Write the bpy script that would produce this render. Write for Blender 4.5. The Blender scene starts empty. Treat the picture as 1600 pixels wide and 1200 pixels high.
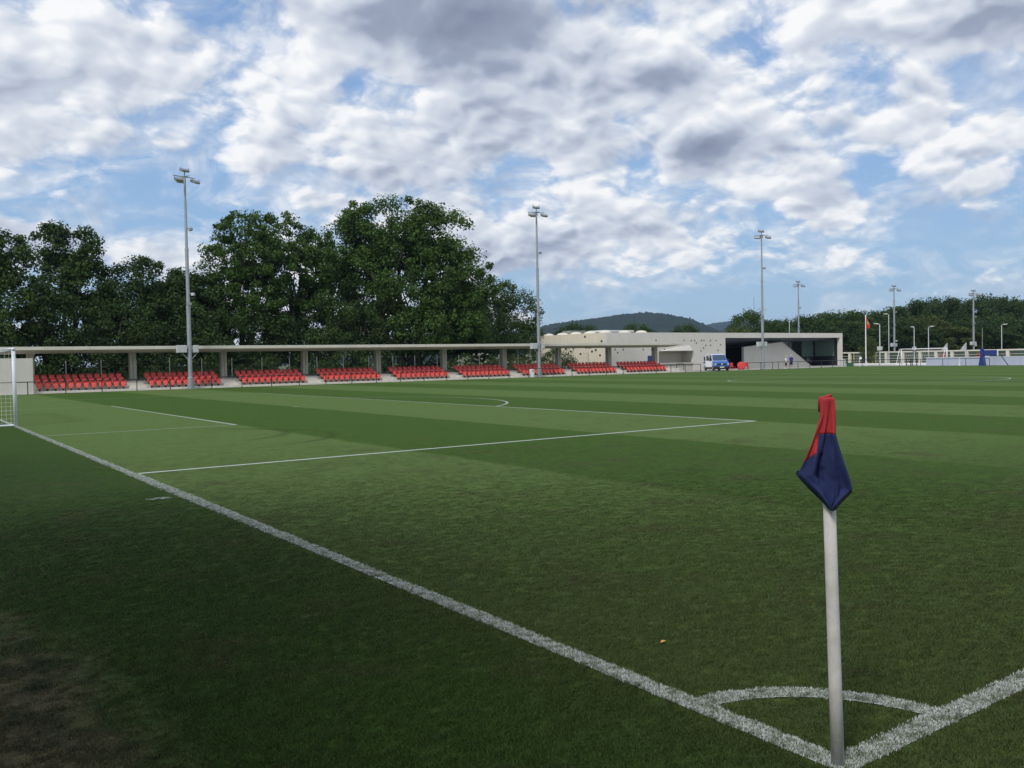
import bpy, bmesh, math, random
import numpy as np
from mathutils import Vector, Matrix
random.seed(7); RS = np.random.RandomState(11)
R = math.radians
sc = bpy.context.scene
COL = sc.collection

# ------------------------------------------------------------------ camera
CAM = Vector((-3.3837, -2.2917, 1.8521))
YAW, PIT, ROL, FPX = 0.952918, -0.0274517, -0.0191932, 1381.385
fw = Vector((math.cos(YAW)*math.cos(PIT), math.sin(YAW)*math.cos(PIT), math.sin(PIT)))
rt = Vector((math.sin(YAW), -math.cos(YAW), 0)); up = rt.cross(fw)
r2 = rt*math.cos(ROL) + up*math.sin(ROL); u2 = -rt*math.sin(ROL) + up*math.cos(ROL)
cd = bpy.data.cameras.new('camera'); cam = bpy.data.objects.new('camera', cd); COL.objects.link(cam)
M4 = Matrix((r2, u2, -fw)).transposed().to_4x4(); M4.translation = CAM; cam.matrix_world = M4
cd.sensor_width = 36; cd.lens = FPX/1600*36; cd.clip_start = .05; cd.clip_end = 30000
sc.camera = cam

# ------------------------------------------------------------------ light
SUN_AZ, SUN_EL = 206, 47          # where the sun stands (degrees, from +X towards +Y)
SKY_STRENGTH = 0.12
sc.view_settings.view_transform = 'Standard'; sc.view_settings.look = 'None'
sc.view_settings.exposure = 0.08; sc.view_settings.gamma = 1; sc.view_settings.use_curve_mapping = False
sc.render.engine = 'CYCLES'
sc.cycles.use_denoising = True
try: sc.cycles.denoiser = 'OPENIMAGEDENOISE'
except Exception: pass
sc.cycles.max_bounces = 6; sc.cycles.diffuse_bounces = 2; sc.cycles.glossy_bounces = 2
sc.cycles.transmission_bounces = 4; sc.cycles.transparent_max_bounces = 8; sc.cycles.volume_bounces = 0
sc.cycles.volume_step_rate = 10

sd = bpy.data.lights.new('sun', 'SUN'); sun = bpy.data.objects.new('sun', sd); COL.objects.link(sun)
sd.energy = 2.3; sd.angle = R(11); sd.color = (1, .955, .88)
sv = Vector((math.cos(R(SUN_AZ))*math.cos(R(SUN_EL)), math.sin(R(SUN_AZ))*math.cos(R(SUN_EL)), math.sin(R(SUN_EL))))
sun.rotation_euler = sv.to_track_quat('Z', 'Y').to_euler()

class NT:
    """small helper for node trees"""
    def __init__(s, tree): s.t = tree; s.n = tree.nodes; s.l = tree.links
    def node(s, typ, **kw):
        n = s.n.new(typ)
        for k, v in kw.items(): setattr(n, k, v)
        return n
    def put(s, sock, v):
        if isinstance(v, bpy.types.NodeSocket): s.l.new(v, sock)
        elif v is not None:
            try: sock.default_value = v
            except Exception:
                sock.default_value = (v, v, v) if not hasattr(v, '__len__') else tuple(v)[:len(sock.default_value)]
    def math(s, op, a, b=None, c=None, clamp=False):
        n = s.node('ShaderNodeMath', operation=op, use_clamp=clamp)
        s.put(n.inputs[0], a)
        if b is not None: s.put(n.inputs[1], b)
        if c is not None: s.put(n.inputs[2], c)
        return n.outputs[0]
    def vmath(s, op, a, b=None):
        n = s.node('ShaderNodeVectorMath', operation=op)
        s.put(n.inputs[0], a)
        if b is not None: s.put(n.inputs[1], b)
        return n.outputs[0]
    def noise(s, vec, scale, detail=4, rough=.5, dist=0, lac=2, out=0):
        n = s.node('ShaderNodeTexNoise'); s.put(n.inputs['Vector'], vec)
        n.inputs['Scale'].default_value = scale; n.inputs['Detail'].default_value = detail
        n.inputs['Roughness'].default_value = rough; n.inputs['Distortion'].default_value = dist
        n.inputs['Lacunarity'].default_value = lac
        return n.outputs[out]
    def mapr(s, v, a, b, c=0, d=1, smooth=True):
        n = s.node('ShaderNodeMapRange'); n.interpolation_type = 'SMOOTHSTEP' if smooth else 'LINEAR'
        n.clamp = True
        s.put(n.inputs[0], v)
        for i, x in enumerate((a, b, c, d)): s.put(n.inputs[i+1], x)
        return n.outputs[0]
    def mix(s, f, a, b):
        n = s.node('ShaderNodeMix', data_type='RGBA')
        s.put(n.inputs[0], f); s.put(n.inputs[6], c4(a)); s.put(n.inputs[7], c4(b))
        return n.outputs[2]
def c4(c):
    if isinstance(c, bpy.types.NodeSocket): return c
    return (c[0], c[1], c[2], 1)

world = bpy.data.worlds.new('World'); sc.world = world; world.use_nodes = True
def build_sky():
    w = NT(world.node_tree); w.n.clear()
    out = w.node('ShaderNodeOutputWorld'); bg = w.node('ShaderNodeBackground')
    bg.inputs[1].default_value = SKY_STRENGTH
    sky = w.node('ShaderNodeTexSky', sky_type='NISHITA'); sky.sun_disc = False
    sky.sun_elevation = R(SUN_EL); sky.sun_rotation = R(90-SUN_AZ)
    sky.air_density = 1.0; sky.dust_density = 0.0; sky.ozone_density = 2.5
    tc = w.node('ShaderNodeTexCoord'); d = tc.outputs['Generated']
    sp = w.node('ShaderNodeSeparateXYZ'); w.put(sp.inputs[0], d)
    dx, dy, dz = sp.outputs
    zc = w.math('MAXIMUM', dz, 0.0)
    inv = w.math('DIVIDE', 1.0, w.math('ADD', zc, 0.42))
    cb = w.node('ShaderNodeCombineXYZ')
    w.put(cb.inputs[0], w.math('MULTIPLY', dx, inv)); w.put(cb.inputs[1], w.math('MULTIPLY', dy, inv))
    q = cb.outputs[0]
    az = w.math('MULTIPLY', w.math('ARCTAN2', dy, dx), 57.29578)
    el = w.math('MULTIPLY', w.math('ARCSINE', dz), 57.29578)
    def bump(a0, e0, sa, se, amp, tilt=0.0):
        da = w.math('SUBTRACT', az, a0); de = w.math('SUBTRACT', el, e0)
        if tilt: de = w.math('MULTIPLY_ADD', da, tilt, de)
        u = w.math('DIVIDE', da, sa); v = w.math('DIVIDE', de, se)
        r = w.math('MULTIPLY_ADD', u, u, w.math('MULTIPLY', v, v))
        return w.math('MULTIPLY', w.math('EXPONENT', w.math('MULTIPLY', r, -1.0)), amp)
    def total(lst):
        t = None
        for b in lst:
            x = bump(*b); t = x if t is None else w.math('ADD', t, x)
        return t
    def n2(vec, scale, detail, rough, dist=0, out=0):
        n = w.node('ShaderNodeTexNoise', noise_dimensions='2D'); w.put(n.inputs['Vector'], vec)
        n.inputs['Scale'].default_value = scale; n.inputs['Detail'].default_value = detail
        n.inputs['Roughness'].default_value = rough; n.inputs['Distortion'].default_value = dist
        return n.outputs[out]
    def vor(vec, scale):
        v = w.node('ShaderNodeTexVoronoi', voronoi_dimensions='2D', feature='SMOOTH_F1'); w.put(v.inputs['Vector'], vec)
        v.inputs['Scale'].default_value = scale; v.inputs['Detail'].default_value = 3; v.inputs['Roughness'].default_value = .6
        v.inputs['Smoothness'].default_value = .25; v.normalize = True
        return v.outputs['Distance']
    # where the cover is thin (negative) or thick (positive): azimuth, elevation, widths in degrees
    cover = total(COVER)
    shade = total(SHADE)
    warp = n2(q, 6.5, 3, .5, out=1)
    q2 = w.vmath('ADD', q, w.vmath('MULTIPLY', w.vmath('SUBTRACT', warp, (.5, .5, .5)), (.055, .055, 0)))
    def field(qq, det, lo=False):
        n1 = n2(qq, 4.2, det, .52)
        v = w.node('ShaderNodeTexVoronoi', voronoi_dimensions='2D', feature='SMOOTH_F1'); w.put(v.inputs['Vector'], qq)
        v.inputs['Scale'].default_value = 10.5; v.inputs['Detail'].default_value = 1.5 if lo else 4; v.inputs['Roughness'].default_value = .6
        v.inputs['Smoothness'].default_value = .22; v.normalize = True
        return w.math('MULTIPLY_ADD', w.math('SUBTRACT', .42, v.outputs['Distance']), .40, n1)
    f0 = field(q2, 9)
    g0 = field(q2, 4, True)
    f1 = field(w.vmath('ADD', q2, (sv.x*.034, sv.y*.034, 0)), 4, True)
    big = w.math('SUBTRACT', n2(q, 1.7, 3, .5), .5)
    dens = w.math('ADD', w.math('ADD', f0, w.math('MULTIPLY', cover, .85)), w.math('MULTIPLY', big, .25))
    thr = THR
    mask = w.mapr(dens, thr-.05, thr+.13)
    veil = w.mapr(n2(w.vmath('MULTIPLY', q, (1, 1, 1)), 7, 7, .64, .5), .36, .70, 0, .72)
    veil = w.math('MULTIPLY', w.math('MULTIPLY', veil, w.mapr(el, 1.5, 8, .45, 1)), w.mapr(dens, thr-.26, thr-.04, .12, 1))
    mask = w.math('MULTIPLY', w.math('MAXIMUM', mask, veil), w.mapr(dz, -.004, .01))
    slope = w.math('SUBTRACT', g0, f1)
    relief = w.mapr(slope, -.10, .10, -.24, .24, False)
    relief = w.math('MULTIPLY_ADD', w.math('SUBTRACT', f0, g0), 1.1, relief)
    thick = w.mapr(dens, thr+.08, thr+.40)
    s1 = w.math('MULTIPLY_ADD', thick, .22, w.math('MULTIPLY', shade, w.mapr(g0, .30, .70, .15, 1.25, False)))
    lum = w.math('SUBTRACT', w.math("ADD", .855, relief), s1)
    lum = w.math('SUBTRACT', lum, w.mapr(n2(q, 3.1, 4, .5), .42, .68, -.04, .17))
    lum = w.math('MINIMUM', w.math('MAXIMUM', lum, w.math('ADD', .22, w.math('MULTIPLY', lum, .30))), 1.0)
    cl = w.node('ShaderNodeValToRGB'); w.put(cl.inputs[0], lum)
    e = cl.color_ramp.elements
    e[0].position = .12; e[0].color = (.20, .235, .335, 1)
    e[1].position = 1.0; e[1].color = (.93, .935, .945, 1)
    for ps, c in ((.35, (.335, .385, .50)), (.60, (.54, .59, .69)), (.82, (.72, .76, .825))):
        x = cl.color_ramp.elements.new(ps); x.color = (*c, 1)
    ccol = w.vmath('MULTIPLY', cl.outputs[0], (1/SKY_STRENGTH,)*3)
    hz_ = w.node('ShaderNodeValToRGB'); w.put(hz_.inputs[0], w.math('DIVIDE', el, 40)); e = hz_.color_ramp.elements
    e[0].position = 0; e[0].color = (.40, .555, .68, 1); e[1].position = 1; e[1].color = (.18, .31, .57, 1)
    for ps, c in ((.10, (.335, .51, .71)), (.25, (.275, .45, .71)), (.45, (.23, .385, .665))):
        x = e.new(ps); x.color = (*c, 1)
    base = w.mix(w.mapr(el, -2, 60, .95, .5), w.vmath('MULTIPLY', sky.outputs[0], SKYTINT), w.vmath('MULTIPLY', hz_.outputs[0], (1/SKY_STRENGTH,)*3))
    col = w.mix(mask, base, ccol)
    w.put(bg.inputs[0], col); w.l.new(bg.outputs[0], out.inputs[0])
    world.cycles.sampling_method = 'MANUAL'; world.cycles.sample_map_resolution = 512
SKYTINT = (1.0, 1.0, 1.0)
THR = .43
COVER = [(27, 7.2, 8.5, 3.4, -.42), (30, 3.0, 14, 2.8, -.30), (86, 9.6, 5, 1.3, -.36), (75, 8.0, 6, 1.6, -.26),
         (54.5, 12.2, 1.8, 1.6, -.14), (64, 17.4, 1.8, 1.2, -.15), (80, 4, 10, 2, -.1), (47, 3.0, 9, 1.8, -.20),
         (26, 15.2, 5, 1.4, -.22, -.25), (74, 20.8, 2.6, 1.3, -.16), (43.5, 10.3, 3, .8, -.16), (38.5, 8, 2, 1.5, -.14),
         (59, 20.5, 6, 2.2, .20), (41.5, 13.5, 4.2, 1.8, .18), (44.5, 16.8, 4, 1.2, .12), (76, 15, 11, 3.8, .08),
         (47.5, 7.4, 4, 2.0, .10), (34.5, 9.0, 3.6, 1.2, .22, -.3), (61, 13, 4, 3, .05), (34, 6, 3, .8, .14),
         (27, 18.2, 9, 1.6, .12, -.25), (31, 12.8, 6, 1.2, .12, -.2), (84, 7.6, 5, 1.0, .15), (24.5, 12.2, 2, 1.2, .2, -.3)]
SHADE = [(58.5, 20.8, 6.0, 2.6, .42), (41.3, 12.9, 3.8, 1.2, .50), (44.2, 17.2, 3.4, .9, .48), (51, 21.5, 5, 1.6, .20),
         (78, 13.5, 7, 1.0, .14), (47, 8.2, 5, .8, .14), (68, 21, 3, 1, .16)]
build_sky()

# ------------------------------------------------------------------ helpers
def tag(o, label=None, cat=None, group=None, kind=None):
    if label: o['label'] = label
    if cat: o['category'] = cat
    if group: o['group'] = group
    if kind: o['kind'] = kind
    return o
def empty(name, loc=(0, 0, 0), rz=0):
    o = bpy.data.objects.new(name, None); COL.objects.link(o)
    o.location = loc; o.rotation_euler = (0, 0, rz); o.empty_display_size = .3
    return o
def link(name, me, parent=None, loc=None):
    o = bpy.data.objects.new(name, me); COL.objects.link(o)
    if parent: o.parent = parent
    if loc is not None: o.location = loc
    return o
def copy_tree(o, parent=None):
    c = o.copy(); COL.objects.link(c); c.parent = parent
    for ch in o.children: copy_tree(ch, c)
    return c
class MB:
    def __init__(s): s.v = []; s.f = []; s.m = []
    def add(s, vs, fs, mi=0):
        b = len(s.v); s.v += [tuple(v) for v in vs]
        s.f += [tuple(b+i for i in f) for f in fs]; s.m += [mi]*len(fs); return s
    def box(s, x0, x1, y0, y1, z0, z1, mi=0, T=None):
        vs = [Vector((x, y, z)) for z in (z0, z1) for y in (y0, y1) for x in (x0, x1)]
        if T is not None: vs = [T @ v for v in vs]
        return s.add(vs, [(0, 2, 3, 1), (4, 5, 7, 6), (0, 1, 5, 4), (2, 6, 7, 3), (0, 4, 6, 2), (1, 3, 7, 5)], mi)
    def prism(s, poly, axis, a, b, mi=0, T=None):
        """poly: 2D points; axis 'x': poly=(y,z), 'y': poly=(x,z), 'z': poly=(x,y)"""
        def P(p, t): return Vector({'x': (t, p[0], p[1]), 'y': (p[0], t, p[1]), 'z': (p[0], p[1], t)}[axis])
        n = len(poly); vs = [P(p, a) for p in poly]+[P(p, b) for p in poly]
        if T is not None: vs = [T @ v for v in vs]
        fs = [tuple(range(n))[::-1], tuple(range(n, 2*n))]+[(i, (i+1) % n, n+(i+1) % n, n+i) for i in range(n)]
        return s.add(vs, fs, mi)
    def tube(s, pts, r, n=8, mi=0, caps=True):
        pts = [Vector(p) for p in pts]; rs = r if hasattr(r, '__len__') else [r]*len(pts)
        vs = []; fs = []; a = None
        for i, p in enumerate(pts):
            t = (pts[min(i+1, len(pts)-1)]-pts[max(i-1, 0)]).normalized()
            if a is None: a = t.orthogonal().normalized()
            else: a = (a-t*a.dot(t)).normalized()
            b = t.cross(a)
            for k in range(n):
                th = 2*math.pi*k/n; vs.append(p+(a*math.cos(th)+b*math.sin(th))*rs[i])
        for i in range(len(pts)-1):
            for k in range(n):
                fs.append((i*n+k, i*n+(k+1) % n, (i+1)*n+(k+1) % n, (i+1)*n+k))
        if caps: fs += [tuple(range(n))[::-1], tuple(range((len(pts)-1)*n, len(pts)*n))]
        return s.add(vs, fs, mi)
    def lathe(s, prof, n=16, mi=0, c=(0, 0, 0)):
        vs = []; fs = []
        for (r, z) in prof:
            for k in range(n):
                th = 2*math.pi*k/n; vs.append((c[0]+r*math.cos(th), c[1]+r*math.sin(th), c[2]+z))
        for i in range(len(prof)-1):
            for k in range(n): fs.append((i*n+k, i*n+(k+1) % n, (i+1)*n+(k+1) % n, (i+1)*n+k))
        fs += [tuple(range(n))[::-1], tuple(range((len(prof)-1)*n, len(prof)*n))]
        return s.add(vs, fs, mi)
    def mesh(s, name, mats, smooth=False):
        me = bpy.data.meshes.new(name); me.from_pydata([tuple(v) for v in s.v], [], s.f)
        for m in (mats if isinstance(mats, (list, tuple)) else [mats]): me.materials.append(m)
        if any(s.m): me.polygons.foreach_set('material_index', s.m)
        if smooth: me.polygons.foreach_set('use_smooth', [True]*len(me.polygons))
        bm = bmesh.new(); bm.from_mesh(me); bmesh.ops.recalc_face_normals(bm, faces=bm.faces); bm.to_mesh(me); bm.free()
        return me
    def build(s, name, mats, parent=None, smooth=False, loc=None, bevel=0, seg=1):
        o = link(name, s.mesh(name, mats, smooth), parent, loc)
        if bevel:
            b = o.modifiers.new('bevel', 'BEVEL'); b.width = bevel; b.segments = seg; b.limit_method = 'ANGLE'
        return o

MATS = {}
def mat(name, col, rough=.6, metal=0, var=.12, vscale=3., bump=0., bscale=40., spec=.5, streak=0., coat=0., fine=0.):
    m = bpy.data.materials.new(name); m.use_nodes = True
    t = NT(m.node_tree); b = t.n['Principled BSDF']
    b.inputs['Roughness'].default_value = rough; b.inputs['Metallic'].default_value = metal
    b.inputs['Specular IOR Level'].default_value = spec; b.inputs['Coat Weight'].default_value = coat
    pos = t.node('ShaderNodeTexCoord').outputs['Object']
    g = t.node('ShaderNodeNewGeometry').outputs['Position']
    n = t.noise(g, vscale, 5, .6)
    f = t.mapr(n, .3, .7, 1-var, 1+var, False)
    if streak:
        mp = t.vmath('MULTIPLY', g, (2.2, 2.2, .18)); n2 = t.noise(mp, 2.0, 4, .6)
        f = t.math('MULTIPLY', f, t.mapr(n2, .42, .75, 1, 1-streak, False))
    if fine:
        f = t.math('MULTIPLY', f, t.mapr(t.noise(g, 60, 3, .7), .3, .7, 1-fine, 1+fine, False))
    t.put(b.inputs['Base Color'], t.vmath('MULTIPLY', (col[0], col[1], col[2]), None) if False else None)
    vm = t.node('ShaderNodeVectorMath', operation='SCALE'); vm.inputs[0].default_value = col; t.put(vm.inputs['Scale'], f)
    t.l.new(vm.outputs[0], b.inputs['Base Color'])
    if bump:
        bp = t.node('ShaderNodeBump'); bp.inputs['Strength'].default_value = bump; bp.inputs['Distance'].default_value = .02
        t.put(bp.inputs['Height'], t.noise(g, bscale, 4, .6)); t.l.new(bp.outputs[0], b.inputs['Normal'])
    MATS[name] = m; return m

M_conc = mat('pale_concrete', (.50, .475, .42), .85, var=.08, vscale=.6, bump=.15, bscale=25, streak=.16, fine=.05)
M_concd = mat('rough_concrete', (.56, .53, .46), .9, var=.10, vscale=.9, bump=.2, bscale=20, streak=.22, fine=.06)
M_fascia = mat('light_concrete', (.66, .63, .55), .85, var=.05, vscale=.6, bump=.1, bscale=25, streak=.10, fine=.04)
M_tread = mat('terrace_concrete', (.62, .59, .52), .9, var=.12, vscale=1.3, bump=.2, bscale=30, streak=.1, fine=.06)
M_cream = mat('cream_render', (.72, .66, .54), .85, var=.05, vscale=.4, bump=.08, bscale=30, streak=.10)  # clubhouse side wall: sunlit warmth put into the colour
M_grey = mat('grey_render', (.64, .615, .56), .85, var=.05, vscale=.4, bump=.08, bscale=30, streak=.07)  # clubhouse front: its shaded greyness put into the colour
M_paving = mat('paving', (.30, .29, .27), .9, var=.15, vscale=.5, bump=.2, bscale=12)
M_galv = mat('galvanised_steel', (.36, .39, .42), .5, metal=.55, var=.10, vscale=2.5)
M_pale = mat('pale_steel', (.55, .57, .58), .5, metal=.2, var=.06)
M_black = mat('black_paint', (.018, .018, .02), .45, var=.1)
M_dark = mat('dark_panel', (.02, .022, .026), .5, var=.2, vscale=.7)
M_red = mat('red_plastic', (.60, .045, .040), .38, var=.10, vscale=1.7)
M_redl = mat('red_plastic_lit', (.72, .09, .07), .42, var=.10, vscale=1.7)  # lighter red: light on the upturned seat pans put into the colour
M_white = mat('white_paint', (.78, .79, .80), .4, var=.04)
M_whitem = mat('white_metal', (.66, .70, .76), .35, var=.05)
M_bluewall = mat('pale_blue_board', (.40, .45, .56), .6, var=.04, vscale=1)
M_blue = mat('blue_panel', (.018, .04, .19), .5, var=.12)
M_bluevan = mat('blue_car_paint', (.012, .10, .40), .35, var=.03, coat=.25)
M_whitevan = mat('white_car_paint', (.72, .75, .80), .3, var=.03, coat=.5)
M_rubber = mat('rubber', (.02, .02, .02), .8)
M_chrome = mat('rim_metal', (.5, .5, .52), .3, metal=.8)
M_lamp = mat('lamp_housing', (.30, .31, .32), .4, metal=.4)
M_lens = mat('lamp_glass', (.45, .47, .48), .15)
M_bark = mat('bark', (.075, .06, .045), .95, var=.35, vscale=4, bump=.6, bscale=14)
M_yellow = mat('yellow_paint', (.42, .36, .12), .5)
M_green = mat('green_plastic', (.03, .12, .05), .5)
M_skin = mat('skin', (.42, .24, .17), .6)
M_shirtw = mat('white_cloth', (.70, .69, .74), .9, var=.08, vscale=8)
M_shirtb = mat('blue_cloth', (.035, .03, .22), .9, var=.10, vscale=8)
M_darkcl = mat('dark_cloth', (.02, .02, .028), .9)
M_hairw = mat('white_hair', (.6, .6, .6), .9)
M_net = mat('net_cord', (.62, .64, .62), .8)
M_wire = mat('fence_wire', (.10, .12, .11), .6, metal=.3)
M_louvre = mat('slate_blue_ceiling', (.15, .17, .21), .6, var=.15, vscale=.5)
M_redcloth = mat('red_cloth', (.40, .026, .032), .8, var=.15, vscale=9, bump=.3, bscale=150)
M_bluecloth = mat('navy_cloth', (.010, .021, .100), .8, var=.18, vscale=9, bump=.3, bscale=150)
M_hem = mat('dark_hem', (.003, .004, .012), .85, var=.2, vscale=30)
M_polep = mat('pole_plastic', (.58, .57, .545), .5, var=.12, vscale=9, fine=.05, streak=.0, bump=.08, bscale=60)
M_canvas = mat('grey_canvas', (.40, .42, .42), .8)
M_paper = mat('dead_leaf', (.55, .30, .10), .8)

def glass(name, col, rough=.05, alpha=.35):
    m = bpy.data.materials.new(name); m.use_nodes = True
    b = m.node_tree.nodes['Principled BSDF']
    b.inputs['Base Color'].default_value = (*col, 1); b.inputs['Roughness'].default_value = rough
    b.inputs['Alpha'].default_value = alpha; b.inputs['Specular IOR Level'].default_value = .8
    return m
M_glass = glass('dark_glass', (.02, .03, .03), .04, .82)
M_carglass = glass('windscreen_glass', (.06, .08, .09), .05, .7)
M_glassg = glass('green_reflection_glass', (.16, .24, .20), .08, .85)  # green of mirrored foliage put into the glass colour

# turf colour, shared by the ground sheet and the blades that stand on it
BASE_T = None
def turf_colour(t, pos):
    sp = t.node('ShaderNodeSeparateXYZ'); t.put(sp.inputs[0], pos); x, y, z = sp.outputs
    wob = t.math('MULTIPLY', t.math('SUBTRACT', t.noise(pos, .55, 3, .6), .5), .35)
    xs = t.math('ADD', x, wob)
    s = t.math('SINE', t.math('MULTIPLY', xs, math.pi/5.5))
    stripe = t.mapr(s, -.09, .09)                                # 1 = mown away, paler
    inside = t.math('MULTIPLY', t.mapr(t.math('ADD', x, t.math('MULTIPLY', wob, .4)), -.06, .06), t.mapr(x, 107, 107.3, 1, 0))
    stripe = t.math('MULTIPLY', stripe, inside)
    stripe = t.math('MULTIPLY_ADD', t.math('SUBTRACT', stripe, .5), t.mapr(x, 14, 60, 1, .5, False), .5)
    stripe = t.math('MULTIPLY', stripe, inside)
    # the paler stripe wears out towards the corner
    stripe = t.math('MULTIPLY', stripe, t.mapr(y, 1.0, 12.0, .25, 1))
    dark = t.mix(t.noise(pos, .9, 5, .6), (.043, .086, .014), (.059, .112, .021))
    light = t.mix(t.noise(pos, 1.1, 5, .6), (.082, .136, .037), (.104, .160, .048))
    c = t.mix(stripe, dark, light)
    # outside the pitch: a little deeper
    c = t.mix(t.math('MULTIPLY', t.mapr(x, -.1, .1, 1, 0), .6), c, (.028, .060, .012))
    # fine mottling and worn, brownish places
    mott = t.mapr(t.noise(pos, 6.5, 6, .7), .3, .72, .84, 1.14, False)
    vm = t.node('ShaderNodeVectorMath', operation='SCALE'); t.put(vm.inputs[0], c); t.put(vm.inputs['Scale'], mott)
    c = vm.outputs[0]
    wear = t.math('MULTIPLY', t.mapr(t.noise(pos, 1.0, 6, .65, .4), .50, .72, 0, .75), t.mapr(y, 2, 30, 1, .12))
    c = t.mix(wear, c, (.068, .070, .029))
    c = t.mix(t.math('MULTIPLY', t.mapr(t.math('ADD', y, t.math('MULTIPLY', x, .5)), 1, 11, .42, 0), t.mapr(x, -1, .5)), c, (.060, .066, .027))     # tired, olive turf round the corner
    # dry patch left of the corner, behind the goal line
    ex = t.math('DIVIDE', t.math('ADD', x, 3.2), .92); ey = t.math('DIVIDE', t.math('SUBTRACT', y, 2.6), 3.3)
    rr = t.math('SQRT', t.math('ADD', t.math('MULTIPLY', ex, ex), t.math('MULTIPLY', ey, ey)))
    rr = t.math('ADD', rr, t.math('MULTIPLY', t.math('SUBTRACT', t.noise(pos, 2.2, 5, .65), .5), .9))
    dry = t.mapr(rr, .45, 1.28, 1, 0)
    dcol = t.mix(t.mapr(t.noise(pos, 3.2, 6, .7), .38, .66), (.032, .030, .020), (.145, .112, .068))
    c = t.mix(t.math('MULTIPLY', dry, .8), c, dcol)
    # two faint curved wheel marks in the goal area
    for cx, cy, rad in ((3.0, 21.6, 2.6), (3.3, 20.2, 3.0)):
        dd = t.math('SQRT', t.math('ADD', t.math('POWER', t.math('SUBTRACT', x, cx), 2), t.math('POWER', t.math('SUBTRACT', y, cy), 2)))
        line = t.mapr(t.math('ABSOLUTE', t.math('SUBTRACT', dd, rad)), .06, .2, .45, 0)
        line = t.math('MULTIPLY', line, t.mapr(x, cx+.3, cx+1.5))
        c = t.mix(line, c, (.035, .055, .018))
    return c, dry
def turf_material():
    m = bpy.data.materials.new('mown_turf'); m.use_nodes = True; t = NT(m.node_tree); b = t.n['Principled BSDF']
    pos = t.node('ShaderNodeNewGeometry').outputs['Position']
    c, dry = turf_colour(t, pos)
    cd_ = t.node('ShaderNodeCameraData')
    fine = t.mapr(t.noise(pos, 38, 5, .75), .28, .72, .62, 1.34, False)
    vm = t.node('ShaderNodeVectorMath', operation='SCALE'); t.put(vm.inputs[0], c); t.put(vm.inputs['Scale'], fine)
    t.l.new(vm.outputs[0], b.inputs['Base Color'])
    b.inputs['Roughness'].default_value = .9; b.inputs['Specular IOR Level'].default_value = .06
    b.inputs['Sheen Weight'].default_value = .0; b.inputs['Sheen Roughness'].default_value = .5
    b.inputs['Sheen Tint'].default_value = (.7, .8, .6, 1)
    bp = t.node('ShaderNodeBump'); bp.inputs['Strength'].default_value = .8; bp.inputs['Distance'].default_value = .03
    t.put(bp.inputs['Height'], t.math('ADD', t.noise(pos, 28, 6, .7), t.math('MULTIPLY', t.noise(pos, 3, 4, .6), 1.5)))
    t.l.new(bp.outputs[0], b.inputs['Normal'])
    return m
def blade_material():
    m = bpy.data.materials.new('grass_blade'); m.use_nodes = True; t = NT(m.node_tree); b = t.n['Principled BSDF']
    geo = t.node('ShaderNodeNewGeometry'); pos = geo.outputs['Position']
    c, dry = turf_colour(t, pos)
    rnd = geo.outputs['Random Per Island']; orn = t.node('ShaderNodeObjectInfo').outputs['Random']
    k = t.math('MULTIPLY', t.mapr(rnd, 0, 1, .65, 1.45, False), t.mapr(orn, 0, 1, .85, 1.15, False))
    vm = t.node('ShaderNodeVectorMath', operation='SCALE'); t.put(vm.inputs[0], c); t.put(vm.inputs['Scale'], k)
    straw = t.mix(t.mapr(rnd, .93, .96, 0, .6), vm.outputs[0], (.13, .13, .06))
    t.put(b.inputs['Base Color'], straw); b.inputs['Roughness'].default_value = .5
    b.inputs['Specular IOR Level'].default_value = .12
    tr = t.node('ShaderNodeBsdfTranslucent'); t.put(tr.inputs[0], straw)
    mx = t.node('ShaderNodeMixShader'); mx.inputs[0].default_value = .3
    t.l.new(b.outputs[0], mx.inputs[1]); t.l.new(tr.outputs[0], mx.inputs[2])
    t.l.new(mx.outputs[0], t.n['Material Output'].inputs[0])
    return m
def chalk_material(name, blades):
    m = bpy.data.materials.new(name); m.use_nodes = True; t = NT(m.node_tree); b = t.n['Principled BSDF']
    geo = t.node('ShaderNodeNewGeometry'); pos = geo.outputs['Position']
    c, dry = turf_colour(t, pos)
    if blades:
        f = t.mapr(geo.outputs['Random Per Island'], .0, .42, .05, .92)
        f = t.math('MULTIPLY', f, t.mapr(t.noise(pos, 11, 4, .7), .36, .56, .28, 1))
    else:
        sx = t.node('ShaderNodeSeparateXYZ'); t.put(sx.inputs[0], pos)
        far = t.mapr(sx.outputs[1], 6, 40, .92, .45)
        f = t.math('MULTIPLY', t.mapr(t.noise(pos, 30, 5, .75), .32, .55, .45, 1), far)
    t.put(b.inputs['Base Color'], t.mix(f, c, (.52, .56, .545))); b.inputs['Roughness'].default_value = .8
    b.inputs['Specular IOR Level'].default_value = .2
    return m
M_turf = turf_material(); M_blade = blade_material(); M_chalk = chalk_material('chalked_turf', False); M_chalkb = chalk_material('chalked_blade', True)

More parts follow.
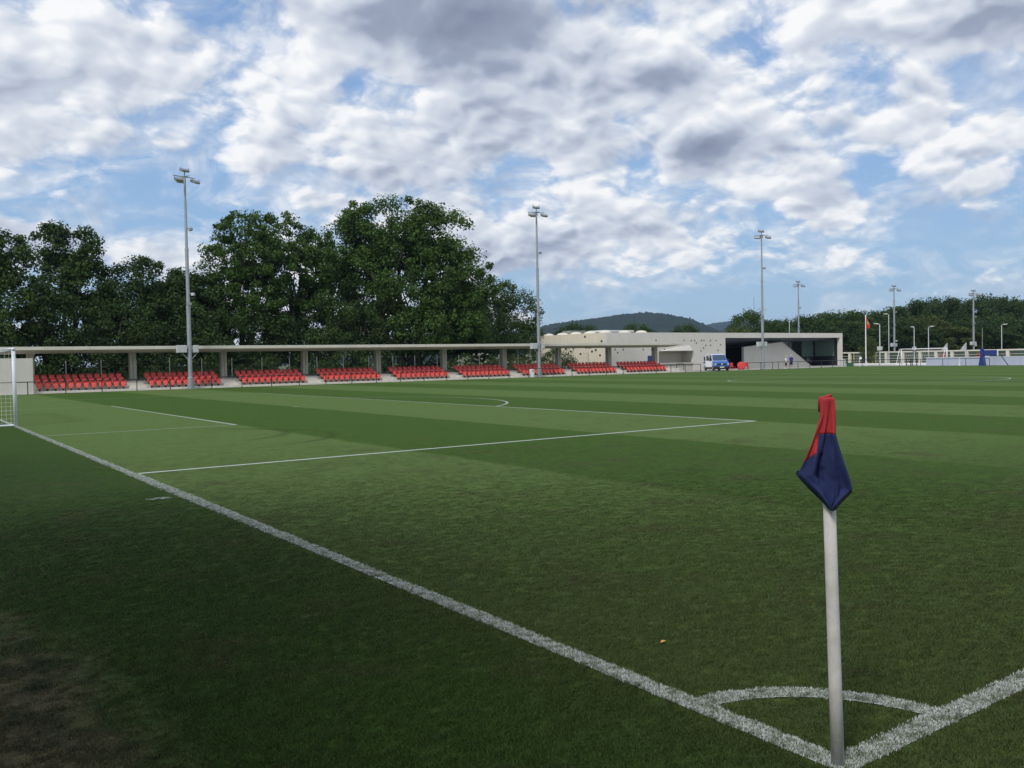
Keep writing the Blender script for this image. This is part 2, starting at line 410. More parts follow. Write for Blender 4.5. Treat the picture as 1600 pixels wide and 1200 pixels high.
# ------------------------------------------------------------------ ground
def sheet(name, x0, x1, y0, y1, z, m, kind='structure'):
    o = MB().add([(x0, y0, z), (x1, y0, z), (x1, y1, z), (x0, y1, z)], [(0, 1, 2, 3)]).build(name, m); o['kind'] = kind; return o
M_field = mat('rough_grass', (.06, .085, .03), .95, var=.3, vscale=.3, bump=.5, bscale=8)
sheet('ground', -1500, 6500, -2500, 6500, 0, M_field)
sheet('pitch_turf', -40, 108.6, -30, 70.9, .004, M_turf)
pv = MB()
pv.add([(-30, 70.9, .005), (108.6, 70.9, .005), (108.6, 40, .005), (137, 40, .005), (137, 80, .005), (-30, 80, .005)],
       [(0, 1, 4, 5), (1, 2, 3, 4)])
tag(pv.build('pavement', M_paving), kind='structure')
sheet('hall_floor', 69.9, 117.6, 80, 96, .009, M_paving)

W, L, LW = 68.03, 105.0, .12
def line(name, x0, x1, y0, y1):
    o = sheet(name, x0, x1, y0, y1, .008, M_chalk); return o
a = W/2
line('goal_line', 0, LW, LW, W)
line('touchline', 0, L, 0, LW)
line('far_touchline', LW, L, W, W+LW)
line('halfway_line', L/2-.06, L/2+.06, LW, W)
line('penalty_area_line', 16.38, 16.5, a-20.16, a+20.16)
line('penalty_area_side_line', LW, 16.38, a-20.16, a-20.04)
line('penalty_area_far_side_line', LW, 16.38, a+20.04, a+20.16)
line('goal_area_line', 5.38, 5.5, a-9.16, a+9.16)
line('goal_area_side_line', LW, 5.38, a-9.16, a-9.08)
line('goal_area_far_side_line', LW, 5.38, a+9.08, a+9.16)
line('corner_distance_mark', -.44, -.14, 10.56, 10.62)
def arc(name, cx, cy, r, t0, t1, n=64, w=LW):
    v = []; f = []
    for i in range(n+1):
        th = t0+(t1-t0)*i/n
        for rr in (r, r-w): v.append((cx+rr*math.cos(th), cy+rr*math.sin(th), .012))
    f = [(2*i, 2*i+1, 2*i+3, 2*i+2) for i in range(n)]
    tag(MB().add(v, f).build(name, M_chalk), kind='structure')
arc('corner_arc', 0.0, 0.0, 1.0, R(7), R(83), 32)
th = math.acos(5.5/9.15)
arc('penalty_arc', 11, a, 9.15, -th, th)
arc('centre_circle', L/2, a, 9.15, 0, 2*math.pi, 128)
arc('penalty_spot', 11, a, .15, 0, 2*math.pi, 16, .149)
arc('centre_spot', L/2, a, .15, 0, 2*math.pi, 16, .149)

# blades of grass in the near field, white ones where the chalk runs
def tuft_mesh(name, m, n, rad, h, w):
    mb = MB()
    for i in range(n):
        x, y = rad*(random.random()*2-1), rad*(random.random()*2-1)
        th = random.random()*6.283; le = random.uniform(.2, 1.0)*h
        dx, dy = math.cos(th), math.sin(th); hh = h*random.uniform(.6, 1.1); ww = w*random.uniform(.7, 1.3)
        px_, py_ = -dy*ww/2, dx*ww/2
        mb.add([(x-px_, y-py_, 0), (x+px_, y+py_, 0), (x+dx*le*.35+px_*.8, y+dy*le*.35+py_*.8, hh*.6), (x+dx*le*.35-px_*.8, y+dy*le*.35-py_*.8, hh*.6),
                (x+dx*le, y+dy*le, hh)], [(0, 1, 2, 3), (3, 2, 4)])
    me = bpy.data.meshes.new(name); me.from_pydata(mb.v, [], mb.f); me.materials.append(m); return me
def on_chalk(x, y):
    r = np.hypot(x, y)
    j = .012*np.sin(x*61+y*37)+.010*np.sin(x*23-y*71)
    c = ((x > -.005+j) & (x < LW+j) & (y > 0)) | ((y > -.005+j) & (y < LW+j) & (x > 0)) | ((r > .87+j) & (r < 1.0+j) & (x > 0) & (y > 0))
    c |= (np.abs(y-10.59) < .05) & (x > -.45) & (x < -.07)
    c |= (np.abs(y-(a-20.1)) < .10) & (x > 0) & (x < 16.4)
    c |= (np.abs(x-16.44) < .12) & (y > a-20.2)
    c |= (np.abs(x-5.44) < .12) & (y > a-9.2)
    return c
def scatter(name, proto, pts, scl, mname):
    me = bpy.data.meshes.new(name); me.vertices.add(len(pts)); me.vertices.foreach_set('co', pts.astype(np.float32).ravel())
    at = me.attributes.new('scl', 'FLOAT_VECTOR', 'POINT'); at.data.foreach_set('vector', scl.astype(np.float32).ravel())
    ar = me.attributes.new('rot', 'FLOAT', 'POINT'); ar.data.foreach_set('value', (RS.rand(len(pts))*6.283).astype(np.float32))
    o = link(name, me); o['kind'] = 'stuff'
    g = bpy.data.node_groups.new(name, 'GeometryNodeTree')
    g.interface.new_socket('Geometry', in_out='INPUT', socket_type='NodeSocketGeometry')
    g.interface.new_socket('Geometry', in_out='OUTPUT', socket_type='NodeSocketGeometry')
    N = g.nodes; Lk = g.links
    gi = N.new('NodeGroupInput'); go = N.new('NodeGroupOutput'); ip = N.new('GeometryNodeInstanceOnPoints')
    oi = N.new('GeometryNodeObjectInfo'); oi.inputs['Object'].default_value = proto; oi.inputs['As Instance'].default_value = True
    oi.transform_space = 'ORIGINAL'
    s = N.new('GeometryNodeInputNamedAttribute'); s.data_type = 'FLOAT_VECTOR'; s.inputs[0].default_value = 'scl'
    r = N.new('GeometryNodeInputNamedAttribute'); r.data_type = 'FLOAT'; r.inputs[0].default_value = 'rot'
    cx = N.new('ShaderNodeCombineXYZ'); Lk.new(r.outputs[0], cx.inputs[2])
    e2 = N.new('FunctionNodeEulerToRotation'); Lk.new(cx.outputs[0], e2.inputs[0])
    Lk.new(gi.outputs[0], ip.inputs['Points']); Lk.new(oi.outputs['Geometry'], ip.inputs['Instance'])
    Lk.new(e2.outputs[0], ip.inputs['Rotation']); Lk.new(s.outputs[0], ip.inputs['Scale'])
    Lk.new(ip.outputs[0], go.inputs[0])
    md = o.modifiers.new('scatter', 'NODES'); md.node_group = g
    return o
def grass():
    cx, cy = CAM.x, CAM.y
    N = 185000
    # radius sampled so that the number of tufts per square metre falls with distance
    rr = np.linspace(1.6, 22, 4000); den = np.where(rr < 5.5, 1.0, (5.5/rr)**1.3)
    cdf = np.cumsum(rr*den); cdf /= cdf[-1]
    r = np.interp(RS.rand(N), cdf, rr); th = YAW+(RS.rand(N)*2-1)*.72
    x = cx+r*np.cos(th); y = cy+r*np.sin(th)
    s = np.clip(r/5.5, 1, None)**.60*RS.uniform(.8, 1.2, N)
    # the far rim thins out softly
    keep = RS.rand(N) < np.clip((22-r)/17, 0, 1)**1.2
    # thin turf over the dry patch
    d = np.sqrt(((x+3.15)/1.0)**2+((y-2.6)/3.6)**2); keep &= ~((d < .95) & (RS.rand(N) < .55))
    x, y, s, r = x[keep], y[keep], s[keep], r[keep]
    ch = on_chalk(x, y)
    P = np.c_[x, y, np.full(len(x), .004)]
    tuft = link('grass_tuft', tuft_mesh('grass_tuft', M_blade, 26, .036, .019, .0026)); tuft.location = (1.5, 2.2, .004); tuft['kind'] = 'stuff'
    white = link('chalked_grass_tuft', tuft_mesh('chalked_grass_tuft', M_chalkb, 26, .024, .015, .0044)); white.location = (.06, 2.0, .006); white['kind'] = 'stuff'
    scatter('grass', tuft, P[~ch], np.c_[s, s, s*np.clip(1.18-r/14, .10, 1)][~ch], None)
    # chalked blades: denser
    pts = []
    def strip(x0, y0, x1, y1, w, n):
        t = RS.rand(n); u = (RS.rand(n)-.5)*w; dx, dy = x1-x0, y1-y0; l = math.hypot(dx, dy)
        pts.append(np.c_[x0+dx*t-dy/l*u, y0+dy*t+dx/l*u])
    strip(.06, .0, .06, 4, .105, 2300); strip(.06, 4, .06, 14, .10, 2600); strip(.06, 14, .06, 30, .09, 1500)
    strip(0, .06, 2.6, .06, .105, 1450); strip(-.42, 10.59, -.16, 10.59, .05, 26)
    n = 900; t = R(7)+(R(76))*RS.rand(n); q = .94+(RS.rand(n)-.5)*.095; pts.append(np.c_[q*np.cos(t), q*np.sin(t)])
    Q = np.vstack(pts); rq = np.hypot(Q[:, 0]-cx, Q[:, 1]-cy)
    scatter('chalked_grass', white, np.c_[Q, np.full(len(Q), .008)], np.c_[np.clip(rq/7, .85, 2.0), np.clip(rq/7, .85, 2.0), np.clip(1.2-rq/30, .3, 1)]*RS.uniform(.7, 1.2, len(Q))[:, None], None)
grass()
lf = MB().add([(-.025, 0, 0), (0, -.012, .008), (.028, 0, .004), (0, .014, .010)], [(0, 1, 2, 3)]).build('fallen_leaf', M_paper, loc=(.63, 1.74, .028))
tag(lf, 'small orange fallen leaf lying on the turf near the corner', 'leaf')

# ------------------------------------------------------------------ hills
def hill(name, dist, prof, col, depth, seed):
    az0, az1 = prof[0][0], prof[-1][0]; n = 620; k = 14; rs = np.random.RandomState(seed)
    A = np.linspace(az0, az1, n); E = np.interp(A, [p[0] for p in prof], [p[1] for p in prof])
    v = []; f = []
    ph = rs.rand(6)*6.28
    for i in range(n):
        bump = sum(math.sin(A[i]*w_*1.0+ph[q])*.5/w_ for q, w_ in enumerate((3, 7, 13, 29)))*.10
        for j in range(k):
            t = j/(k-1); d = dist+depth*(t-1)*.5+depth*.5*0
            h = (math.tan(R(max(E[i], .02)))*dist+CAM.z)*(math.sin(t*math.pi/2)**1.3)
            h += (bump*5+rs.randn()*1.5)*(t > .3)
            dd = dist-depth*(1-t)
            v.append((CAM.x+dd*math.cos(R(A[i])), CAM.y+dd*math.sin(R(A[i])), h if j else -2))
        v.append((CAM.x+(dist+depth)*math.cos(R(A[i])), CAM.y+(dist+depth)*math.sin(R(A[i])), -2))
    k1 = k+1
    for i in range(n-1):
        for j in range(k): f.append((i*k1+j, (i+1)*k1+j, (i+1)*k1+j+1, i*k1+j+1))
    m = mat(name+'_woods', col, 1, var=.45, vscale=.02, bump=0, spec=0)
    tag(MB().add(v, f).build(name, m, smooth=True), kind='structure')
hill('wooded_hill', 2500, [(24, .1), (34, .6), (38, 1.1), (40.5, 1.3), (41.5, 1.6), (42.2, 1.93), (42.6, 2.10), (43.1, 2.32), (43.88, 2.50), (45, 2.74), (46.2, 2.80), (47.5, 2.70), (48.74, 2.55), (51.21, 2.31), (52.87, 2.05), (55, 1.7), (58.7, 1.1), (64, .5), (72, .1)], (.020, .030, .016), 900, 3)
hill('far_ridge', 4300, [(14, .9), (25, 1.5), (34, 1.86), (36.5, 1.98), (37.8, 2.06), (39.2, 2.12), (40.7, 2.13), (41.5, 2.06), (42.2, 1.95), (43, 1.7), (47, 1.0), (55, .4)], (.020, .030, .016), 1200, 4)

# ------------------------------------------------------------------ foliage
def leaf_mat(name, c0, c1, trans=.25):
    m = bpy.data.materials.new(name); m.use_nodes = True; t = NT(m.node_tree); b = t.n['Principled BSDF']
    geo = t.node('ShaderNodeNewGeometry'); tc = t.node('ShaderNodeTexCoord')
    rnd = geo.outputs['Random Per Island']
    big = t.noise(tc.outputs['Object'], .45, 3, .6)
    f = t.math('ADD', t.math('MULTIPLY', rnd, .55), t.math('MULTIPLY', t.mapr(big, .35, .65), .45))
    c = t.mix(f, c0, c1)
    t.put(b.inputs['Base Color'], c); b.inputs['Roughness'].default_value = .6; b.inputs['Specular IOR Level'].default_value = .12
    tr = t.node('ShaderNodeBsdfTranslucent'); t.put(tr.inputs[0], c)
    mx = t.node('ShaderNodeMixShader'); mx.inputs[0].default_value = trans
    t.l.new(b.outputs[0], mx.inputs[1]); t.l.new(tr.outputs[0], mx.inputs[2]); t.l.new(mx.outputs[0], t.n['Material Output'].inputs[0])
    return m
LEAF_A = leaf_mat('plane_leaf', (.034, .072, .016), (.092, .165, .036))
LEAF_B = leaf_mat('dark_leaf', (.022, .045, .014), (.056, .100, .028))
LEAF_C = leaf_mat('yellow_green_leaf', (.05, .075, .018), (.11, .14, .04))
LEAF_D = leaf_mat('mid_leaf', (.028, .058, .016), (.072, .125, .032))
LEAF_F = leaf_mat('white_blossom', (.30, .32, .24), (.62, .62, .52), .1)

def leaves(centres, radii, per, size, rs, squash=.8):
    """quads scattered through clumps -> verts, faces"""
    C = np.repeat(np.asarray(centres, float), per, axis=0); Rr = np.repeat(np.asarray(radii, float), per)
    n = len(C)
    d = rs.randn(n, 3); d /= np.linalg.norm(d, axis=1)[:, None]+1e-9
    q = rs.rand(n)**.45
    P = C+d*(Rr*q)[:, None]*np.array([1, 1, squash])
    nrm = d*.7+rs.randn(n, 3)*.6+np.array([0, 0, .5]); nrm /= np.linalg.norm(nrm, axis=1)[:, None]
    ax = np.cross(nrm, rs.randn(n, 3)); ax /= np.linalg.norm(ax, axis=1)[:, None]+1e-9
    bx = np.cross(nrm, ax); s = (size*rs.uniform(.55, 1.3, n))[:, None]
    V = np.empty((n, 4, 3)); V[:, 0] = P-ax*s*.5; V[:, 1] = P-bx*s*.36+ax*s*.05; V[:, 2] = P+ax*s*.5; V[:, 3] = P+bx*s*.36+ax*s*.05
    return V.reshape(-1, 3)
def quads_mesh(name, V, m, idx=None):
    n = len(V)//4; me = bpy.data.meshes.new(name)
    me.vertices.add(n*4); me.vertices.foreach_set('co', V.astype(np.float32).ravel())
    me.loops.add(n*4); me.loops.foreach_set('vertex_index', np.arange(n*4, dtype=np.int32))
    me.polygons.add(n); me.polygons.foreach_set('loop_start', np.arange(0, n*4, 4, dtype=np.int32))
    me.polygons.foreach_set('loop_total', np.full(n, 4, dtype=np.int32))
    for x in (m if isinstance(m, (list, tuple)) else [m]): me.materials.append(x)
    if idx is not None: me.polygons.foreach_set('material_index', idx.astype(np.int32))
    me.update(); me.validate(); return me
def tree(name, x, y, w, h, label, cat='tree', group=None, seed=1, m=None, nclump=90, per=90, size=.4, base=.12, lobes=None, dp=None, trunk=.3, clump=.17, lean=0, stems=1):
    """trunk with limbs, crown of leaf clumps that end the limbs. lobes: list of (dx, dz0..1, rx, rz) in units of w,h"""
    rs = np.random.RandomState(seed); rnd = random.Random(seed)
    root = empty(name, (x, y, 0)); tag(root, label, cat, group)
    dp = dp or w*.8
    lobes = lobes or [(0, .60, .42, .36), (-.22, .45, .30, .25), (.22, .48, .30, .25), (0, .80, .26, .18)]
    vol = np.array([l[2]**2*l[3] for l in lobes])**.67; vol /= vol.sum()
    cs = []; rad = []
    tries = 0
    while len(cs) < nclump and tries < 20000:
        tries += 1
        l = lobes[rs.choice(len(lobes), p=vol)]
        d = rs.randn(3); d /= np.linalg.norm(d)
        q = rs.uniform(.45, 1)**.5
        # image-plane direction: lobes are laid out across the view
        ux = l[0]*w+d[0]*l[2]*w*q; uy = d[1]*l[2]*dp*q; uz = l[1]*h+d[2]*l[3]*h*q
        r = clump*w*rs.uniform(.45, 1.0)*(.75 if q > .9 else 1)
        r = min(r, 2.1)
        if uz < base*h or uz+r*.55 > h: continue
        cs.append((ux*.815+uy*.58, -ux*.58+uy*.815, uz)); rad.append(r)
    V = leaves(cs, rad, per, size, rs)
    link('crown', quads_mesh('crown', V, m or LEAF_D), root)
    tb = MB()
    # trunk(s)
    forks = []
    for s_ in range(stems):
        dx, dy = (rnd.uniform(-.06, .06)*w, rnd.uniform(-.04, .04)*w) if stems == 1 else ((s_-(stems-1)/2)*.09*w, rnd.uniform(-.5, .5))
        pts = []; rr = []
        tx, ty = dx*2.2+lean*w, dy*2
        for i in range(7):
            t = i/6; pts.append((dx+(tx-dx)*t*t+rnd.uniform(-.1, .1)*t, dy+(ty-dy)*t*t, h*.62*t)); rr.append(trunk*(1.25 if i == 0 else 1-.72*t))
        tb.tube(pts, rr, 8); forks.append(pts)
    tb.build('trunk', M_bark, root, smooth=True)
    lb = MB()
    order = sorted(range(len(cs)), key=lambda i: -rad[i])[:min(len(cs), 34)]
    for i in order:
        c = Vector(cs[i]); pts = forks[rnd.randrange(len(forks))]
        k = min(5, max(1, int((c.z/h-.15)*7))); p0 = Vector(pts[k]).lerp(Vector(pts[k-1]), rnd.random())
        if p0.z > c.z: p0 = Vector(pts[max(1, k-1)])
        mid = p0.lerp(c, .5)+Vector((rnd.uniform(-.4, .4), rnd.uniform(-.4, .4), rnd.uniform(-.2, .7)))
        lb.tube([p0, mid, c], [trunk*.26, trunk*.14, trunk*.04], 5)
    lb.build('limb', M_bark, root, smooth=True)
    return root
def bush(name, x, y, w, h, label, cat='bush', seed=1, m=None, n=30, per=90, size=.2, flower=None, dp=None, group=None):
    rs = np.random.RandomState(seed); root = empty(name, (x, y, 0)); tag(root, label, cat, group)
    dp = dp or min(w, 4)
    cs = []; rad = []
    for i in range(n):
        u = rs.uniform(-.46, .46); k = math.sqrt(max(.05, 1-(2*u)**2*.8)); z = h*k*rs.uniform(.12, .86)
        cs.append((u*w, rs.uniform(-.4, .4)*dp*k, z)); rad.append(min(h*.24, w*.22)*rs.uniform(.6, 1.1))
    V = leaves(cs, rad, per, size, rs, .85)
    link('foliage', quads_mesh('foliage', V, m or LEAF_B), root)
    if flower:
        fc = []; fr = []
        for i in range(flower):
            u = rs.uniform(-.42, .42); k = math.sqrt(max(.05, 1-(2*u)**2*.8)); fc.append((u*w, -dp*.42*k*rs.uniform(.5, 1.1), h*k*rs.uniform(.45, .97))); fr.append(rs.uniform(.10, .25))
        link('blossom', quads_mesh('blossom', leaves(fc, fr, 16, .13, rs, .6), LEAF_F), root)
    st = MB()
    for i in range(5):
        st.tube([(rs.uniform(-.1, .1)*w, 0, 0), (rs.uniform(-.3, .3)*w, rs.uniform(-.2, .2)*dp, h*.6)], [.05, .02], 5)
    st.build('stem', M_bark, root)
    return root

# big trees behind the stand (crown lobes: across, up, half width, half height)
tree('broadleaf_tree', 4.2, 86, 8.5, 14.3, 'loose crowned green tree cut by the left edge of the photo', seed=2, m=LEAF_D, nclump=210, per=150, size=.27, lobes=[(.1, .80, .34, .17), (-.2, .72, .4, .22), (.1, .45, .5, .32)])
tree('broadleaf_tree', 11.1, 90, 6.8, 16.2, 'tall twin topped tree second from the left behind the stand', seed=3, m=LEAF_D, nclump=210, per=140, size=.26, lobes=[(-.22, .84, .24, .13), (.26, .80, .22, .12), (-.1, .62, .42, .2), (.25, .58, .35, .18), (0, .35, .55, .25)], stems=2)
tree('broadleaf_tree', 16.9, 88, 8.6, 12.9, 'broad dark round topped tree left of the nearest floodlight mast', seed=5, m=LEAF_B, nclump=280, per=150, size=.25, lobes=[(0, .66, .46, .30), (-.15, .45, .46, .35), (.2, .4, .45, .35)])
tree('broadleaf_tree', 22.6, 92, 7.2, 12.4, 'dark tree right behind the nearest floodlight mast', seed=6, m=LEAF_B, nclump=210, per=140, size=.27, lobes=[(-.1, .72, .36, .24), (.15, .5, .5, .38)])
tree('plane_tree', 27.9, 90, 8.8, 19.0, 'tall airy plane tree just right of the nearest floodlight mast', seed=7, m=LEAF_A, nclump=340, per=110, size=.28, lobes=[(.04, .78, .40, .19), (-.2, .66, .38, .18), (.25, .66, .36, .2), (0, .5, .52, .2), (0, .30, .55, .2)], base=.08, trunk=.38, stems=2, clump=.13)
tree('plane_tree', 34.2, 92, 8.8, 19.3, 'tall airy plane tree with a rounded crest between two bigger crowns', seed=8, m=LEAF_A, nclump=330, per=110, size=.28, lobes=[(-.12, .80, .38, .18), (.28, .70, .30, .18), (0, .62, .48, .2), (0, .42, .52, .2), (.1, .25, .5, .18)], base=.08, trunk=.4, stems=2, clump=.13)
tree('plane_tree', 47.4, 92, 20.5, 22.2, 'largest plane tree, huge dense crown towering over the stand roof', seed=9, m=LEAF_A, nclump=900, per=140, size=.30, dp=15, lobes=[(-.04, .78, .32, .21), (-.25, .66, .25, .2), (.20, .72, .25, .2), (.30, .50, .27, .25), (-.28, .42, .26, .22), (0, .5, .42, .3), (.05, .26, .5, .14), (.4, .32, .16, .18)], base=.10, trunk=.6, stems=3, clump=.085)
tree('broadleaf_tree', 65.6, 98, 11.8, 14.2, 'mid sized dark tree right of the huge plane tree', seed=10, m=LEAF_D, nclump=270, per=120, size=.28, lobes=[(-.1, .70, .36, .24), (.25, .58, .32, .24), (-.3, .45, .4, .3), (.1, .3, .5, .2)], trunk=.4, clump=.13)
# lower trees and thicket that close the gap under the crowns
low = [(-3, 85, 7, 8), (3.2, 82.5, 6, 6.0), (8.5, 84, 7, 7.2), (14, 83.5, 7, 6.6), (19.5, 85, 7, 7.4), (24.5, 86, 6, 6.2), (29.5, 88, 6, 6.4), (35, 86.5, 7, 7.6), (40, 88, 6, 7.4), (54.5, 92, 8, 8.5), (60.5, 92, 8, 7.0)]
names = ['left of the white end wall', 'over the left end of the stand roof', 'behind the first block of red seats', 'between the first and second blocks of seats', 'behind the second block of red seats', 'behind the aisle right of the second block',
         'behind the third block of red seats', 'behind the third and fourth blocks', 'behind the fourth block, left of the bare trunks', 'right of the bare trunks, behind the sixth block', 'behind the seventh block of seats']
for i, (x, y, w, h) in enumerate(low):
    tree('understorey_tree', x, y, w*1.12, h*1.28, 'low dark leafy tree '+names[i], group='low trees closing the gap behind the stand', seed=30+i, m=(LEAF_B, LEAF_D)[i % 3 == 1], nclump=120, per=90, size=.26, base=.0, trunk=.14, dp=4.5,
         lobes=[(0, .6, .46, .36), (-.2, .3, .46, .3), (.2, .25, .46, .28)], clump=.2)
hedge = [(1.5, 80.6, 6, 2.4, LEAF_B), (7, 80.8, 6, 2.6, LEAF_D), (12.4, 80.6, 6, 2.2, LEAF_B), (17.6, 80.8, 5, 2.7, LEAF_D), (22.5, 81.2, 5.5, 2.2, LEAF_B), (28, 81.2, 6, 2.5, LEAF_B), (33.8, 81.6, 6, 2.6, LEAF_B), (39, 81.6, 5, 2.2, LEAF_B)]
hn = ['beside the white end wall', 'behind the left half of the first seat block', 'behind the second concrete column', 'behind the second seat block left half', 'behind the nearest floodlight mast', 'behind the third seat block', 'behind the fourth column', 'behind the fourth seat block']
for i, (x, y, w, h, m) in enumerate(hedge):
    bush('hedge_bush', x, y, w, h, 'dark low bush behind the fence, '+hn[i], seed=60+i, m=m, n=36, per=85, size=.17, group='bushes along the fence behind the stand')
bush('clipped_hedge', 49.5, 93, 9, 2.3, 'long light green clipped hedge seen past the bare trunks', seed=80, m=LEAF_C, n=60, per=80, size=.2, dp=1.5)
bush('flowering_bush', 51.3, 81.6, 8.4, 2.75, 'wide grey green bush dotted with white blossom behind the sixth block', seed=81, m=LEAF_D, n=60, per=85, size=.16, flower=75)
bush('flowering_bush', 58.0, 82.2, 4.2, 2.5, 'smaller bush with a few white blossoms left of the second mast', seed=82, m=LEAF_C, n=30, per=85, size=.16, flower=16)
bush('dense_bush', 63.4, 82.6, 6.6, 3.35, 'dense green bush against the cream side wall of the clubhouse', seed=83, m=LEAF_D, n=60, per=95, size=.17)
bush('low_shrub', 67.3, 79.2, 3.2, 1.75, 'sparse low shrub in front of the clubhouse corner', seed=84, m=LEAF_C, n=16, per=50, size=.14, dp=1)
bush('dark_bush', 57, 88, 7, 4.2, 'tall dark bush behind the flowering bushes', seed=85, m=LEAF_B, n=50, per=90, size=.24)

for i, (x, y, w, h, lb) in enumerate(((-9, -20, 14, 18, 'tall tree behind the corner, straight behind the camera position'), (-15, 1, 13, 18, 'tall tree left of the goal line near the dry patch'), (-18, 11, 13, 18, 'tall tree behind the goal line, nearest to the goal'), (-24, -9, 15, 23, 'tallest tree behind the corner, farthest from the goal line'))):  # unseen trees added to darken the turf round the corner
    tree('added_shade_tree', x, y, w, h, lb+', unseen, added for shade', group='unseen trees added to shade the corner', seed=120+i, m=LEAF_A, nclump=115, per=75, size=.8, clump=.15, base=.18, trunk=.4)

# ------------------------------------------------------------------ trees beyond the pavilion and the wood on the right
def proto_crown(seed, n, per, size, m):
    rs = np.random.RandomState(seed); cs = []; rad = []
    while len(cs) < n:
        d = rs.randn(3); d /= np.linalg.norm(d); q = rs.uniform(.5, 1)**.5
        p = d*np.array([.42, .42, .36])*q+np.array([0, 0, .60])
        if p[2] < .12: continue
        cs.append(p); rad.append(rs.uniform(.07, .15))
    for i in range(n//4):
        cs.append((rs.uniform(-.38, .38), rs.uniform(-.38, .38), rs.uniform(.05, .3))); rad.append(.14)
    return quads_mesh('crown', leaves(cs, rad, per, size, rs), m)
CR = [proto_crown(101, 80, 100, .032, LEAF_D), proto_crown(102, 80, 100, .032, LEAF_B), proto_crown(103, 90, 90, .030, LEAF_D), proto_crown(104, 70, 100, .034, LEAF_C), proto_crown(105, 75, 100, .033, LEAF_B)]
TK = MB().tube([(0, 0, 0), (.01, 0, .35), (0, .01, .7)], [.022, .017, .006], 6).mesh('trunk', M_bark)
def far_tree(x, y, w, h, label, k, rz, name='distant_tree', group=None):
    root = empty(name, (x, y, -.1), rz); tag(root, label, 'tree', group)
    c = link('crown', CR[k], root); c.scale = (w, w, h)
    t = link('trunk', TK, root); t.scale = (h*.9, h*.9, h)
ft = [(118.1, 144.5, 12, 9.9, 1, 'round dark tree above the clubhouse roof, left of the hill top'), (108.5, 129, 10, 7.6, 0, 'low green tree just above the row of roof domes'),
      (122.5, 130.2, 9, 9.2, 2, 'dark tree above the clubhouse in front of the hill summit'), (129, 134, 10, 8.0, 1, 'low dark tree right of the hill summit above the roof'), (144, 138.4, 11, 9.4, 2, 'wide tree on the right slope of the hill, behind the roof'),
      (114.3, 98.2, 9, 7.0, 3, 'yellowish green tree left of the third mast behind the roof'), (133.2, 109.3, 12, 10.9, 2, 'bushy round tree below the radio tower'), (140, 110, 13, 8.3, 0, 'low tree hidden partly by the third floodlight mast'),
      (153.4, 119.4, 12, 8.6, 1, 'low tree right of the third floodlight mast'), (164.5, 123.7, 12, 10.6, 2, 'tree behind the small lone mast above the black hall')]
for i, (x, y, w, h, k, lb) in enumerate(ft): far_tree(x, y, w, h, lb, k, i*1.3)
wood = [(1262, 493, 204), (1285, 490, 198), (1303, 489, 205), (1318, 486, 188), (1335, 490, 200), (1352, 486, 196), (1370, 487, 205), (1390, 484, 198), (1408, 478, 205), (1428, 471, 200), (1447, 470, 208), (1466, 463, 205), (1484, 467, 200), (1500, 470, 206), (1514, 467, 200), (1538, 459, 206), (1560, 464, 200), (1580, 465, 206), (1602, 468, 200), (1630, 464, 205), (1665, 466, 200)]
wl = ['first at the left end, over the black hall', 'second, over the black hall', 'third, above the right end of the hall', 'with a thin pointed top above the hall corner', 'left of the red flag', 'right behind the red flag', 'above the short pole right of the flag', 'behind the twin masts', 'right of the twin masts', 'on the first rise right of the twin masts', 'at the foot of the higher rise',
      'on the first high crest', 'just past the first high crest', 'in the dip before the right mast', 'left of the right hand floodlight mast', 'forming the highest crest right of the mast', 'just past the highest crest', 'above the blue rig', 'cut by the right edge of the photo', 'outside the frame', 'outside the frame far right']
def at(u, v, D):
    d = fw+r2*((u-800)/FPX)-u2*((v-600)/FPX); k = D/(d.x*math.cos(YAW)+d.y*math.sin(YAW)); return CAM+d*k
rw = random.Random(5)
for i, (u, v, D) in enumerate(wood[:19]):
    p = at(u, v, D); far_tree(round(p.x, 1), round(p.y, 1), rw.uniform(9.5, 15.5), p.z*1.01+.3, 'green wood-edge tree, '+wl[i], (0, 1, 4, 2, 1, 4, 3)[i % 7], i*2.1, 'wood_tree', 'trees in the edge of the wood on the right')
# front rank, lower
for i, (u, v, D) in enumerate([(1330, 512, 178), (1400, 505, 176), (1455, 500, 178), (1510, 505, 176), (1565, 498, 178), (1610, 503, 176), (1365, 520, 172), (1430, 515, 172), (1485, 515, 173), (1540, 515, 172), (1590, 515, 172)]):
    p = at(u, v, D); far_tree(round(p.x, 1), round(p.y, 1), rw.uniform(11, 14), p.z*1.1+.5, 'lower tree in front of the wood, '+['behind the flag pole', 'between flag and twin masts, upper', 'behind the pair of thin lamps', 'behind the canvas sails', 'right of the right hand mast', 'at the right edge of the photo', 'right of the flag pole, lowest', 'behind the portable goal', 'between the two sails', 'behind the right hand mast, lowest', 'above the blue boards at the far right'][i], (4, 1, 3, 1, 0, 4)[i % 6], i*1.7, 'wood_tree', 'lower trees in front of the wood')
# undergrowth of the wood: one mass
rs = np.random.RandomState(77); cs = []; rad = []
for i in range(420):
    u = rs.uniform(1240, 1720); D = rs.uniform(185, 215); p = at(u, 560, D); cs.append((p.x, p.y, rs.uniform(.5, 6.5))); rad.append(rs.uniform(1.4, 2.4))
tag(link('undergrowth', quads_mesh('undergrowth', leaves(cs, rad, 42, .8, rs), LEAF_B)), kind='stuff')
far_tree(126.5, 80.8, 3.6, 4.7, 'small bright young tree beside the flag pole', 3, 0, 'young_tree')

